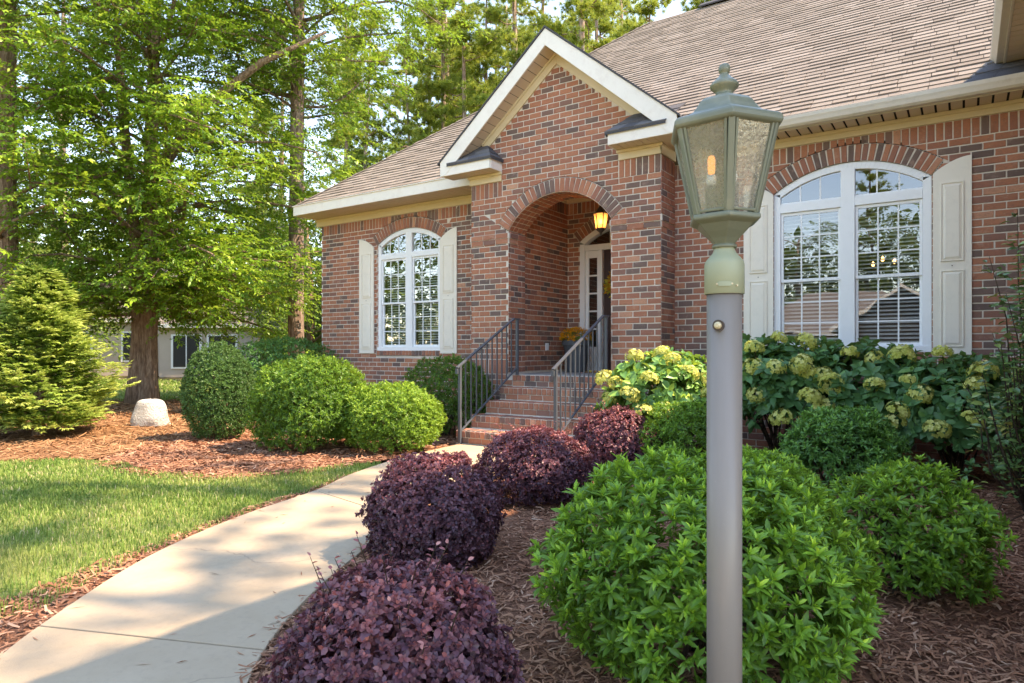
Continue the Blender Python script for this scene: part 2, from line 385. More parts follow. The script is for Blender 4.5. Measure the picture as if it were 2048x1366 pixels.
for a, b in zip(cuts[:-1], cuts[1:]):
    L_, R_ = WL[a:b + 1], WR[a:b + 1]
    def shrink(Q, first, last):
        Q = [Vector((*q, 0)) for q in Q]
        if first: Q[0] = Q[0] + (Q[1] - Q[0]).normalized() * .006
        if last: Q[-1] = Q[-1] + (Q[-2] - Q[-1]).normalized() * .006
        return Q
    L_, R_ = shrink(L_, a > 0, b < len(WL) - 1), shrink(R_, a > 0, b < len(WR) - 1)
    bg_ = Bag(); n = len(L_)
    V = [(p.x, p.y, 0) for p in L_] + [(p.x, p.y, 0) for p in R_] + [(p.x, p.y, -.09) for p in L_] + [(p.x, p.y, -.09) for p in R_]
    F = [(i, i + 1, n + i + 1, n + i) for i in range(n - 1)] + [(i, 2 * n + i, 2 * n + i + 1, i + 1) for i in range(n - 1)] + [(n + i, n + i + 1, 3 * n + i + 1, 3 * n + i) for i in range(n - 1)]
    F += [(0, n, 3 * n, 2 * n), (n - 1, 3 * n - 1, 4 * n - 1, 2 * n - 1)]
    bg_.add(V, F); bg_.obj('slab', M['concrete'], walk, bevel=.005)
flat('bounce_driveway', [(-1.6, -.9), (.6, -.2), (7.6, .6), (7.6, -14), (-1.9, -14)], -.03, M['concrete'])  # unseen pale paving, added to bounce sunlight onto facade and shrubs
flat('road', [(-80, -21), (80, -21), (80, -14), (-80, -14)], -.04, M['concrete'])
LAWN = [(-5.30, 5.30), (-5.02, 4.55), (-4.72, 3.80), (-4.45, 2.92), (-4.06, 2.00), (-3.66, 1.42), (-3.72, 1.12), (-3.5, .6), (-3.0, .1), (-2.2, -.6), (-2, -13.5), (-34, -13.5), (-34, -1), (-16, 1.2), (-11, 1.9),
        (-8.96, 2.85), (-8.46, 3.45), (-7.62, 3.69), (-6.92, 3.55), (-6.08, 3.8), (-5.7, 4.26), (-5.51, 5.01)]
BACKLAWN = [(-18.2, 7.6), (-15.6, 9.6), (-13.5, 11.5), (-19, 18), (-40, 12), (-40, 3), (-26, 4)]
def sheet(name, poly, z, mat, step=.09, amp=.02, seed=3):
    """a bed as a fine uneven sheet clipped to its outline"""
    P = np.array(poly); x0, y0 = P.min(0); x1, y1 = P.max(0)
    nx, ny = int((x1 - x0) / step) + 2, int((y1 - y0) / step) + 2
    X, Y = np.meshgrid(x0 + np.arange(nx) * step, y0 + np.arange(ny) * step, indexing='ij')
    h = amp * (np.sin(X * 3.1 + seed) * np.sin(Y * 2.7 + 1.3 * seed) + .6 * np.sin(X * 7.3 + Y * 5.1 + seed) + .4 * np.sin(X * 13.7 - Y * 11.2))
    V = np.stack([X, Y, z + h * .6], -1).reshape(-1, 3)
    i, j = np.meshgrid(np.arange(nx - 1), np.arange(ny - 1), indexing='ij'); a = (i * ny + j).ravel()
    F = np.stack([a, a + ny, a + ny + 1, a + 1], 1)
    F = F[inpoly(V[F].mean(1)[:, :2], poly)]
    return np_obj(name, V, F, mat, kind='structure', smooth=True)
def bedz(X, Y, z, amp, seed):
    return z + .6 * amp * (np.sin(X * 3.1 + seed) * np.sin(Y * 2.7 + 1.3 * seed) + .6 * np.sin(X * 7.3 + Y * 5.1 + seed) + .4 * np.sin(X * 13.7 - Y * 11.2))
flat('lawn', LAWN, -.035, M['grass_soil'])
flat('lawn', BACKLAWN, -.05, M['grass_soil'])
DARKBED = smooth([(-9.6, 5.0), (-8.75, 4.35), (-8.1, 3.62), (-7.62, 3.45), (-6.92, 3.4), (-6.08, 3.6), (-5.6, 4.2), (-5.42, 5.0), (-5.36, 6.8), (-5.5, 8.9), (-9.0, 8.9), (-10.0, 6.0)], 3)
STRAWBED = [(-34, -1.2), (-16, 1.0), (-11, 1.7), (-8.96, 2.65), (-8.2, 3.5), (-8.9, 6.0), (-10.5, 9.0), (-10.9, 13), (-14, 12.0), (-16.2, 9.8), (-18.6, 7.8), (-26, 4.2), (-34, 3)]
STRIP = [(-5.05, 4.75), (-4.62, 3.75), (-4.33, 2.85), (-3.94, 2.05), (-3.44, 1.40), (-3.05, 1.0), (-2.4, .4), (-1.5, -.2), (-1.6, -.9), (-2.4, -.6), (-3.2, .2), (-3.8, .6), (-3.9, 1.3), (-4.2, 1.95), (-4.55, 2.92), (-4.80, 3.8), (-5.15, 4.75)]
RIGHTBED = [(p[0] - .05, p[1]) for p in WR[:-4]] + [(.9, .0), (1.2, 4), (1.0, 8.8), (-3.9, 8.8)]
sheet('mulch_bed', DARKBED, -.03, M['bark_soil'], amp=.018, seed=2)
sheet('pine_straw_bed', STRAWBED, -.04, M['straw_soil'], .16, .02, 5)
sheet('mulch_bed', RIGHTBED, -.022, M['bark_soil'], amp=.018, seed=4)
sheet('mulch_bed', STRIP, -.028, M['bark_soil'], .06, .008, 6)

def scatter_chips(name, poly, n, mat, zfun, ln, wd, seed, near=None, lift=.008):
    r = np.random.default_rng(seed); P = np.array(poly); lo, hi = P.min(0), P.max(0)
    X = lo + r.random((n * 6, 2)) * (hi - lo)
    X = X[inpoly(X, poly)]
    px, py, d = proj(np.c_[X, np.zeros(len(X))])
    ok = (d > .8) & (px > -150) & (px < 2250) & (py < 1500)
    X, d = X[ok], d[ok]
    wgt = 1 / np.maximum(d, 1.6) ** 1.4; wgt /= wgt.sum()
    if len(X) > n: X = X[r.choice(len(X), n, False, wgt)]
    n = len(X); _, _, d = proj(np.c_[X, np.zeros(n)])
    a = r.random(n) * 2 * math.pi; tl_ = r.normal(0, .16, n)
    L = ln * (.45 + r.random(n) * 1.0); W = wd * (.5 + r.random(n)) * np.clip(d / 5, 1, 2.4)
    D = np.stack([np.cos(a) * np.cos(tl_), np.sin(a) * np.cos(tl_), np.sin(tl_)], 1)
    S = np.stack([-np.sin(a), np.cos(a), r.normal(0, .35, n)], 1)
    C = np.c_[X, zfun(X[:, 0], X[:, 1]) + lift * (.3 + r.random(n) * 1.4) + np.abs(np.sin(tl_)) * L * .4]
    k = r.normal(0, .12, n)[:, None] * S
    V = np.stack([C - D * L[:, None] / 2 - S * W[:, None] / 2, C - D * L[:, None] / 2 + S * W[:, None] / 2,
                  C + k * L[:, None] + S * W[:, None] / 2 + np.array([0, 0, .004]), C + k * L[:, None] - S * W[:, None] / 2 + np.array([0, 0, .004]),
                  C + D * L[:, None] / 2 - S * W[:, None] * .3, C + D * L[:, None] / 2 + S * W[:, None] * .3], 1).reshape(-1, 3)
    b = np.arange(n)[:, None] * 6
    F = np.concatenate([b + np.array([0, 1, 2, 3]), b + np.array([3, 2, 5, 4])])
    T = np.repeat(np.clip(r.beta(2, 2.4, n), 0, 1), 6)
    return tag(np_obj(name, V, F, mat, None, T, 'stuff'), cat='mulch')
o = scatter_chips('bark_mulch', RIGHTBED, 34000, M['bark'], lambda X, Y: bedz(X, Y, -.022, .018, 4), .060, .0075, 1); o['label'] = 'brown shredded bark mulch around the shrubs right of the walk'
o = scatter_chips('bark_mulch', DARKBED, 15000, M['bark'], lambda X, Y: bedz(X, Y, -.03, .018, 2), .085, .008, 2); o['label'] = 'brown shredded bark mulch under the rounded shrubs by the lawn'
o = scatter_chips('bark_mulch', STRIP, 5000, M['bark'], lambda X, Y: bedz(X, Y, -.028, .008, 6), .055, .009, 3, lift=.006); o['label'] = 'narrow strip of bark mulch between lawn and concrete walk'
o = scatter_chips('pine_straw', STRAWBED, 24000, M['straw'], lambda X, Y: bedz(X, Y, -.04, .02, 5), .13, .006, 4); o['label'] = 'orange pine straw around the big tree and the pale boulder'

r = np.random.default_rng(77); n = 95; ii = r.integers(0, len(WL) - 1, n); uu = np.clip(np.where(r.random(n) < .6, r.beta(.5, 3, n), r.beta(3, .6, n)), .03, .97)[:, None]
X = np.array(WL)[ii] * (1 - uu) + np.array(WR)[ii] * uu + r.normal(0, .08, (n, 2)) * (0, 1); X = X[inpoly(X, WL + WR[::-1])]; n = len(X)
a = r.uniform(0, 6.28, n); D = np.stack([np.cos(a), np.sin(a), 0 * a], 1); S = np.stack([-np.sin(a), np.cos(a), 0 * a], 1); L = r.uniform(.012, .045, n)[:, None]; W = r.uniform(.0015, .005, n)[:, None]
C = np.c_[X, np.full(n, .003)]; up = np.array([0, 0, .006])
V = np.stack([C - D * L, C - S * W, C + S * W + up * r.random((n, 1)), C + D * L + up * r.random((n, 1))], 1).reshape(-1, 3); b = np.arange(n)[:, None] * 4
o = tag(np_obj('litter', V, b + np.array([[0, 1, 3, 2]]), M['bark'], None, np.repeat(r.random(n), 4), 'stuff'), 'dry needles and leaf scraps scattered on the concrete walk', 'litter')
def grass(name, poly, n, h, seed, fall=1.5, wd=.0035):
    r = np.random.default_rng(seed); P = np.array(poly); lo, hi = P.min(0), P.max(0)
    X = lo + r.random((n * 8, 2)) * (hi - lo); X = X[inpoly(X, poly)]
    px, py, d = proj(np.c_[X, np.zeros(len(X))]); ok = (d > 1.2) & (px > -120) & (py < 1480); X, d = X[ok], d[ok]
    wgt = 1 / np.maximum(d, 2.2) ** fall; wgt /= wgt.sum()
    if len(X) > n: X = X[r.choice(len(X), n, False, wgt)]
    n = len(X); _, _, d = proj(np.c_[X, np.zeros(n)])
    a = r.random(n) * 2 * math.pi; lean = r.random(n) * .75
    H = h * (.45 + r.random(n) * .9); W = wd * (.7 + r.random(n) * .8) * np.clip(d / 3.5, 1, 4)
    D = np.stack([np.cos(a), np.sin(a), 0 * a], 1); S = np.stack([-np.sin(a), np.cos(a), 0 * a], 1)
    B = np.c_[X, np.full(n, -.036)]
    Z = np.array([0, 0, 1.0])
    mid = B + Z * (H * .6)[:, None] + D * (H * lean * .3)[:, None]
    tip = B + Z * (H * (1 - .25 * lean))[:, None] + D * (H * lean * .9)[:, None]
    V = np.stack([B - S * W[:, None], B + S * W[:, None], mid + S * W[:, None] * .7, mid - S * W[:, None] * .7, tip], 1).reshape(-1, 3)
    b = np.arange(n)[:, None] * 5
    patch = .5 + .5 * np.sin(X[:, 0] * 2.3 + np.sin(X[:, 1] * 3.1)) * np.sin(X[:, 1] * 2.9 + X[:, 0])
    T = np.clip(r.normal(.45, .2, n) + (patch - .5) * .25 + (r.random(n) < .06) * .5, 0, 1)
    return tag(np_obj(name, V, [b + np.array([0, 1, 2, 3]), b + np.array([3, 2, 4])], M['grass'], None, np.repeat(T, 5), 'stuff'), cat='grass')
o = grass('grass', LAWN, 230000, .044, 5, wd=.0026); o['label'] = 'short green lawn grass left of the concrete walk'
o = grass('grass', BACKLAWN, 16000, .07, 6, .5, .006); o['label'] = 'strip of sunny lawn grass behind the big tree'

# ---------------------------------------------------------------- the brick house
H = thing('brick_house', 'red brown brick house with gabled arched porch and tan shingle roof', 'house', (-4.8, 8.2, 0))
CO, BL = .0813, .203            # course height and brick length with joint
BRKP = []                       # bricks cut to a slant beside an arch: wall, outline, outward
BRK = []                        # every brick: wall, centre, length, height, along, up, outward
WALLS = []
def sub_iv(iv, cut):
    for a, b in cut:
        iv = [(p, q) for s_, e in iv for p, q in ((s_, min(e, a)), (max(s_, b), e)) if q - p > 1e-4]
    return iv
def clip_half(poly, n, c):
    out = []
    for i in range(len(poly)):
        p, q = poly[i], poly[(i + 1) % len(poly)]; dp, dq = p[0] * n[0] + p[1] * n[1] - c, q[0] * n[0] + q[1] * n[1] - c
        if dp >= 0: out.append(p)
        if dp * dq < 0: t_ = dp / (dp - dq); out.append((p[0] + (q[0] - p[0]) * t_, p[1] + (q[1] - p[1]) * t_))
    return out
def area2(p): return abs(sum(p[i][0] * p[(i + 1) % len(p)][1] - p[(i + 1) % len(p)][0] * p[i][1] for i in range(len(p)))) / 2
def brick_wall(O, U, u0, u1, vtop, vbot, excl=None, lim=None, soldier=True, base_soldier=None, phase=0., N=None):
    """running bond on the plane O + u*U + v*Z, outward normal N; soldier course on top"""
    U = Vector(U).normalized(); Z = Vector((0, 0, 1)); N = Vector(N) if N else U.cross(Z); O = Vector(O)
    wid = len(WALLS); mort = Bag(); rows = []
    v = vtop
    if soldier: rows.append((v - .2, v, 'S')); v -= .2
    k = 0
    while v > vbot + .01:
        if base_soldier and abs(v - base_soldier[1]) < .05:
            rows.append((base_soldier[0], v, 'S')); v = base_soldier[0]; continue
        nb = max(v - CO, vbot)
        if base_soldier and nb < base_soldier[1] - .03 and v > base_soldier[1]: nb = base_soldier[1]
        rows.append((nb, v, k)); v = nb; k += 1
    def allow(a, b):
        s_, e = u0, u1
        if lim:
            l1, l2 = lim(a), lim(b); s_, e = max(s_, max(l1[0], l2[0])), min(e, min(l1[1], l2[1]))
        iv = [(s_, e)] if e > s_ else []
        if excl: iv = sub_iv(iv, list(excl(a)) + list(excl(b)))
        return iv
    P = lambda u, vv, t_=0: O + U * u + Z * vv + N * t_
    for a, b, kd in rows:
        m = 4 if (excl or lim) else 1
        for i in range(m):
            aa, bb = a + (b - a) * i / m, a + (b - a) * (i + 1) / m
            for s_, e in allow(aa + 1e-4, bb - 1e-4):
                mort.add([P(s_, aa), P(e, aa), P(e, bb), P(s_, bb)], [(0, 1, 2, 3)])
        iv = allow(a + .004, b - .004)
        pitch = CO if kd == 'S' else BL
        off = phase if kd == 'S' else phase + (BL / 2 if kd % 2 else 0)
        i0 = int(math.floor((u0 - off) / pitch)) - 1
        for i in range(i0, int((u1 - off) / pitch) + 2):
            p, q = off + i * pitch + .0055, off + (i + 1) * pitch - .0055
            rg = getattr(excl, 'ring', None)
            if rg and rg[5] < b and a < rg[1] + rg[2] and p < rg[0] + rg[2] and q > rg[0] - rg[2]:
                uc_, zc_, Ro_, am_, hf_, zf_ = rg
                p, q = max(p, u0 + .002), min(q, u1 - .002)
                if q - p < .02: continue
                h0, h1 = a + .0055, b - .0055
                um, vm = (p + q) / 2, (h0 + h1) / 2; sg_ = 1 if um > uc_ else -1
                al = math.atan2(abs(um - uc_), vm - zc_)
                full = [(p, h0), (q, h0), (q, h1), (p, h1)]
                best = []
                opts = [((math.sin(al) * sg_, math.cos(al)), None)] if al < am_ else []
                x_, y_ = math.sin(al) * sg_, math.cos(al)
                A1 = clip_half(full, (x_, y_), x_ * uc_ + y_ * zc_ + Ro_ + .006) if al < am_ + .02 else []
                # below the foot of the ring: stay outside its slanted end and outside the jamb
                nx_, ny_ = math.cos(am_) * sg_, -math.sin(am_)
                A2 = clip_half(full, (nx_, ny_), nx_ * uc_ + ny_ * zc_ + .007)
                A2 = clip_half(A2, (sg_, 0), sg_ * uc_ + hf_ + .003) if A2 else []
                best = max((A1, A2), key=lambda z_: area2(z_) if len(z_) > 2 else 0)
                if lim and best:
                    for v_ in (h0, h1): l_ = lim(v_); best = clip_half(best, (1, 0), l_[0]) if best else []; best = clip_half(best, (-1, 0), -l_[1]) if best else []
                if len(best) < 3 or area2(best) < .0012: continue
                if area2(best) < .995 * area2(full):
                    BRKP.append((wid, [P(x, y) for x, y in best], N)); continue
                if kd == 'S': BRK.append((wid, P(um, vm), h1 - h0, q - p, Z, U, N))
                else: BRK.append((wid, P(um, vm), q - p, h1 - h0, U, Z, N))
                continue
            for s_, e in iv:
                pp, qq = max(p, s_ + (.003 if s_ > u0 + .01 else 0)), min(q, e - (.003 if e < u1 - .01 else 0))
                if qq - pp > .028:
                    h_ = b - a - .011
                    if h_ < .02: continue
                    if kd == 'S': BRK.append((wid, P((pp + qq) / 2, (a + b) / 2), h_, qq - pp, Z, U, N))
                    else: BRK.append((wid, P((pp + qq) / 2, (a + b) / 2), qq - pp, h_, U, Z, N))
    WALLS.append(mort); return wid
def arch_ring(wid, O, U, N, uc, zc, r0, r1, amax, n, depth_add=.004):
    """radial bricks of a segmental arch on wall wid, with their mortar"""
    U, N, O = Vector(U), Vector(N), Vector(O); Z = Vector((0, 0, 1))
    A = [-amax + 2 * amax * i / 40 for i in range(41)]
    pt = lambda r, a, t_: O + U * (uc + r * math.sin(a)) + Z * (zc + r * math.cos(a)) + N * t_
    WALLS[wid].strip([pt(r0, a, depth_add * .6) for a in A], [pt(r1, a, depth_add * .6) for a in A])
    WALLS[wid].strip([pt(r1, a, depth_add * .6) for a in A], [pt(r1, a, -.01) for a in A])
    for i in range(n):
        a = -amax + 2 * amax * (i + .5) / n
        rad = U * math.sin(a) + Z * math.cos(a); tan_ = U * math.cos(a) - Z * math.sin(a)
        wd = 2 * amax / n * (r0 + r1) / 2 - .010
        BRK.append((wid, pt((r0 + r1) / 2, a, depth_add), r1 - r0 - .008, wd, rad, tan_, N))
def win_excl(uc, half, zf, rise, th, zb):
    """opening with a segmental head and its brick ring"""
    Rr = (half ** 2 + rise ** 2) / (2 * rise); zc = zf + rise - Rr; a = math.asin(half / Rr); Ro = Rr + th
    zo = zc + Ro * math.cos(a)
    def ex(v):
        if v < zb or v > zc + Ro: return []
        if v < zf: hw = half
        elif v < zo: hw = half + (v - zf) * math.tan(a)
        else: hw = math.sqrt(max(Ro ** 2 - (v - zc) ** 2, 0))
        return [(uc - hw, uc + hw)]
    ex.ring = (uc, zc, Ro, a, half, zf)
    return ex, Rr, zc, a, Ro
FR = 3.72                                     # underside of the wing friezes
YL, YP, YR, YB = 9.04, 8.22, 8.70, 10.20      # planes: left wing, portico, right wing, porch back wall
PF = .857                                     # porch floor
# left wing
exL, RL, zcL, aL, RoL = win_excl(-8.405, .785, 3.20, .25, .195, 1.215)
def exL2(v): return exL(v) + ([(-9.22, -7.6)] if 1.125 < v < 1.22 else [])
exL2.ring = exL.ring
wl = brick_wall((0, YL, 0), (1, 0, 0), -10.76, -6.25, FR, -.1, exL2, phase=.03)
arch_ring(wl, (0, YL, 0), (1, 0, 0), (0, -1, 0), -8.405, zcL, RL, RoL, aL, 25)
brick_wall((-9.19, YL, 0), (0, 1, 0), -.0, .12, 3.3, 1.20, soldier=False, N=(1, 0, 0), phase=.0)
brick_wall((-10.76, YL + .0, 0), (0, -1, 0), -3.0, 0, FR, -.1, N=(-1, 0, 0))
# sill of rowlocks under the left window
for i in range(20):
    BRK.append((wl, Vector((-9.19 + (i + .5) * .0805, YL - .018, 1.172)), .088, .070, Vector((0, 0, 1)), Vector((1, 0, 0)), Vector((0, -1, 0))))
WALLS[wl].box(-9.20, -7.59, YL - .014, YL + .1, 1.126, 1.214)
# right wing
exR, RR, zcR, aR, RoR = win_excl(-1.14, .835, 3.14, .28, .195, 1.195)
def exR2(v): return exR(v) + ([(-1.99, -.29)] if 1.10 < v < 1.20 else [])
exR2.ring = exR.ring
wr = brick_wall((0, YR, 0), (1, 0, 0), -3.245, 1.4, 3.705, -.1, exR2, phase=.055)
arch_ring(wr, (0, YR, 0), (1, 0, 0), (0, -1, 0), -1.14, zcR, RR, RoR, aR, 26)
brick_wall((-1.975, YR, 0), (0, 1, 0), 0, .12, 3.2, 1.18, soldier=False, N=(1, 0, 0))
for i in range(21):
    BRK.append((wr, Vector((-1.985 + (i + .5) * .0805, YR - .018, 1.150)), .088, .070, Vector((0, 0, 1)), Vector((1, 0, 0)), Vector((0, -1, 0))))
WALLS[wr].box(-1.99, -.29, YR - .014, YR + .1, 1.104, 1.192)
# portico front with the big arch
PX0, PX1, AC = -6.32, -3.245, -4.79
AH, AZ, AR = .84, 3.00, .46
RA = (AH ** 2 + AR ** 2) / (2 * AR); zcA = AZ + AR - RA; aA = math.asin(AH / RA); RoA = RA + .20
zoA = zcA + RoA * math.cos(aA)
def exP(v):
    if v < PF - .01 or v > zcA + RoA: return []
    hw = AH if v < AZ else (AH + (v - AZ) * math.tan(aA) if v < zoA else math.sqrt(max(RoA ** 2 - (v - zcA) ** 2, 0)))
    return [(AC - hw, AC + hw)]
exP.ring = (AC, zcA, RoA, aA, AH, AZ)
GM, GPK = .83, 5.31                            # gable slope and brick peak
def limG(v):
    if v < 3.90: return (PX0, PX1)
    hw = (GPK - v) / GM; return (-4.79 - max(hw, 0), -4.79 + max(hw, 0))
wp = brick_wall((0, YP, 0), (1, 0, 0), PX0, PX1, 5.31, -.1, exP, limG, soldier=False, base_soldier=(PF + .005, PF + .205), phase=.02)
# soldier courses under the two returns replace the plain courses there
def zone(c_):
    return c_.z > 3.55 and c_.z < 3.76 and (c_.x < -5.76 or c_.x > -3.83)
def trim_zone(b):
    if b[0] != wp or not (3.52 < b[1].z < 3.766): return [b]
    x0, x1 = b[1].x - b[2] / 2, b[1].x + b[2] / 2; x0, x1 = max(x0, -5.732), min(x1, -3.848)
    return [(b[0], Vector(((x0 + x1) / 2, b[1].y, b[1].z)), x1 - x0, *b[3:])] if x1 - x0 > .03 else []
BRK[:] = [c_ for b in BRK for c_ in trim_zone(b)]
for a, b in ((PX0, -5.74), (-3.84, PX1)):
    n = int(round((b - a) / CO)); 
    for i in range(n):
        BRK.append((wp, Vector((a + (i + .5) * (b - a) / n, YP, 3.637)), .226, (b - a) / n - .011, Vector((0, 0, 1)), Vector((1, 0, 0)), Vector((0, -1, 0))))
arch_ring(wp, (0, YP, 0), (1, 0, 0), (0, -1, 0), AC, zcA, RA, RoA, aA, 27)
JD = .45                                       # depth of the arch
wq = brick_wall((PX1, YP, 0), (0, 1, 0), 0, YR - YP, 3.75, -.1, N=(1, 0, 0), phase=.1)
# corbel bands at the springing
for z_, pr_ in ((2.93, .016), (2.85, .008)):
    for a, b in ((PX0, AC - AH), (AC + AH, PX1)):
        n = max(1, int(round((b - a) / BL)))
        for i in range(n): BRK.append((wp, Vector((a + (i + .5) * (b - a) / n, YP - pr_, z_)), (b - a) / n - .01, .072, Vector((1, 0, 0)), Vector((0, 0, 1)), Vector((0, -1, 0))))
        WALLS[wp].box(a - pr_, b + pr_, YP - pr_ + .001, YP + .02, z_ - .04, z_ + .04)
    for i in range(2): BRK.append((wq, Vector((PX1 + pr_, YP + .12 + i * .23, z_)), .215, .072, Vector((0, 1, 0)), Vector((0, 0, 1)), Vector((1, 0, 0))))
    WALLS[wq].box(PX1 - .02, PX1 + pr_ - .001, YP - pr_, YR, z_ - .04, z_ + .04)
wj = brick_wall((AC - AH, YP, 0), (0, 1, 0), 0, JD, AZ, PF, soldier=False, N=(1, 0, 0), phase=.05)
brick_wall((AC + AH, YP + JD, 0), (0, -1, 0), 0, JD, AZ, PF, soldier=False, N=(-1, 0, 0))
for z_, pr_ in ((2.93, .022), (2.85, .012)):
    for i in range(2): BRK.append((wj, Vector((AC - AH + pr_, YP + .115 + i * .22, z_)), .205, .072, Vector((0, 1, 0)), Vector((0, 0, 1)), Vector((1, 0, 0))))
    WALLS[wj].box(AC - AH - .02, AC - AH + pr_ - .001, YP, YP + JD, z_ - .04, z_ + .04)
# intrados of the arch
A = [-aA + 2 * aA * i / 30 for i in range(31)]
ipt = lambda a, y, t_=0: Vector((AC + (RA - t_) * math.sin(a), y, zcA + (RA - t_) * math.cos(a)))
wi = len(WALLS); WALLS.append(Bag().strip([ipt(a, YP + .002) for a in A], [ipt(a, YP + JD) for a in A]))
nI = 25
for i in range(nI):
    a = -aA + 2 * aA * (i + .5) / nI
    for j in range(4):
        y0 = YP + JD * j / 4 + .006; y1 = YP + JD * (j + 1) / 4 - .006
        rad = Vector((-math.sin(a), 0, -math.cos(a))); tan_ = Vector((math.cos(a), 0, -math.sin(a)))
        BRK.append((wi, ipt(a, (y0 + y1) / 2), y1 - y0, 2 * aA / nI * RA - .012, Vector((0, 1, 0)), tan_, rad))
# porch inside: two side walls, the inner face of the arch wall, the back wall with the door opening
PXL, PXR = -5.74, -3.84
brick_wall((PXL, YP + JD, 0), (0, 1, 0), 0, YB - YP - JD, 3.77, PF, N=(1, 0, 0), phase=.03)
brick_wall((PXR, YB, 0), (0, -1, 0), 0, YB - YP - JD, 3.77, PF, N=(-1, 0, 0))
exD, RD, zcD, aD, RoD = win_excl(-4.66, .83, 3.08, .30, .20, 0)
wb = brick_wall((0, YB, 0), (1, 0, 0), PXL, PXR, 3.77, PF, exD, phase=.07)
arch_ring(wb, (0, YB, 0), (1, 0, 0), (0, -1, 0), -4.66, zcD, RD, RoD, aD, 26)
inner = Bag()
inner.strip([Vector((AC + RA * math.sin(a), YP + JD, zcA + RA * math.cos(a))) for a in A], [Vector((AC + RA * math.sin(a), YP + JD, 3.9)) for a in A])
inner.box(PXL - .1, AC - AH - .001, YP + JD - .02, YP + JD, PF, 3.9); inner.box(AC + AH + .001, PXR + .1, YP + JD - .02, YP + JD, PF, 3.9)
inner.obj('inner_wall', M['mortar'], H)
# steps: four treads below the porch, two courses each
SX0, SX1 = -5.52, -3.87
ws = len(WALLS); sb = Bag(); WALLS.append(sb)
RISE, RUN, SY = PF / 5, .33, 8.17
for k in range(5):                              # k = 0 is the porch edge
    z1 = PF - k * RISE; y0 = SY - k * RUN
    if k: sb.box(SX0, SX1, y0, SY + .04, z1 - RISE - (.1 if k == 4 else 0), z1)
    else: sb.box(SX0, SX1, y0, YP + .02, z1 - RISE, z1)
    n = int((SX1 - SX0) / .0755)
    pit = (SX1 - SX0) / n
    for i in range(n):                          # rowlocks whose ends show on the riser and whose faces make the tread
        cx_ = SX0 + (i + .5) * pit
        BRK.append((ws, Vector((cx_, y0 - .006, z1 - .045)), .080, pit - .010, Vector((0, 0, 1)), Vector((1, 0, 0)), Vector((0, -1, 0))))
        if k: BRK.append((ws, Vector((cx_, y0 + RUN * .32, z1)), .205, pit - .010, Vector((0, 1, 0)), Vector((1, 0, 0)), Vector((0, 0, 1))))
    n = 8; pit = (SX1 - SX0) / n
    for i in range(-1, n + 1):
        a, b = max(SX0, SX0 + (i + .5 * (k % 2)) * pit), min(SX1, SX0 + (i + 1 + .5 * (k % 2)) * pit)
        if b - a > .05:
            BRK.append((ws, Vector(((a + b) / 2, y0, z1 - .127)), b - a - .01, .070, Vector((1, 0, 0)), Vector((0, 0, 1)), Vector((0, -1, 0))))
    if k:                                       # side faces seen from the right
        for q in range(2):
            yy = y0 + .006
            while yy < SY - .03:
                ye = min(yy + (.19 if q else .092), SY)
                BRK.append((ws, Vector((SX1, (yy + ye) / 2, z1 - (.127 if q else .045))), ye - yy - .004, .070, Vector((0, 1, 0)), Vector((0, 0, 1)), Vector((1, 0, 0)))); yy = ye + .008
# garage wing to the right of the camera, its wall facing the walk
brick_wall((1.15, YR, 0), (0, -1, 0), 0, 6.4, 4.1, -.1, N=(-1, 0, 0))
brick_wall((1.15, YR - 6.4, 0), (1, 0, 0), 0, 6.4, 4.1, -.1, N=(0, -1, 0))

# bricks: the 300 that show largest become objects, the others one mesh per wall
nb = len(BRK)
bC = np.array([b[1] for b in BRK]); bL = np.array([b[2] for b in BRK]); bH = np.array([b[3] for b in BRK]); bA = np.array([b[4] for b in BRK]); bU = np.array([b[5] for b in BRK]); bN = np.array([b[6] for b in BRK]); bW = np.array([b[0] for b in BRK])
bT = np.clip(np.where(rng.random(nb) < .25, rng.normal(.16, .07, nb), rng.normal(.58, .18, nb)), 0, 1)
bC = bC + bN * rng.normal(0, .0012, (nb, 1))
px, py, d = proj(bC)
vis = (px > 5) & (px < 2043) & (py > 0) & (py < 1366) & (d > 0) & ((bN * (np.array([0, 0, EYE]) - bC)).sum(1) > .3) & (bW != len(WALLS) - 1) & (bW != len(WALLS) - 2)
vis &= ~((px > 1255) & (py > 690)) & ~((px > 1395) & (px < 1515)) & ~((px > 1480) & (px < 1550) & (py > 380)) & ~((px > 1860) & (px < 1945) & (py > 320)) & (np.minimum(bL, bH) > .03)
score = np.where(vis, bL * bH / np.maximum(d, .1) ** 2, -1)
TOP = set(np.argsort(-score)[:300].tolist())
BF = [(0, 1, 5, 4), (1, 2, 6, 5), (2, 3, 7, 6), (3, 0, 4, 7), (4, 5, 6, 7)]
def brick_verts(L, Hh):
    i = .0035
    return np.array([(-L / 2, -Hh / 2, -.003), (L / 2, -Hh / 2, -.003), (L / 2, Hh / 2, -.003), (-L / 2, Hh / 2, -.003),
                     (-L / 2 + i, -Hh / 2 + i, .0075), (L / 2 - i, -Hh / 2 + i, .0075), (L / 2 - i, Hh / 2 - i, .0075), (-L / 2 + i, Hh / 2 - i, .0075)])
tmpl = brick_verts(1, 1)
sgnx = np.sign(tmpl[:, 0]); sgny = np.sign(tmpl[:, 1]); inset = np.where(np.arange(8) < 4, 0, .0035); zz = tmpl[:, 2]
walls = [wb_.obj('wall', M['mortar'], H) for wb_ in WALLS]
mesh_cache = {}
jit = rng.normal(0, .0012, (nb, 8, 2))
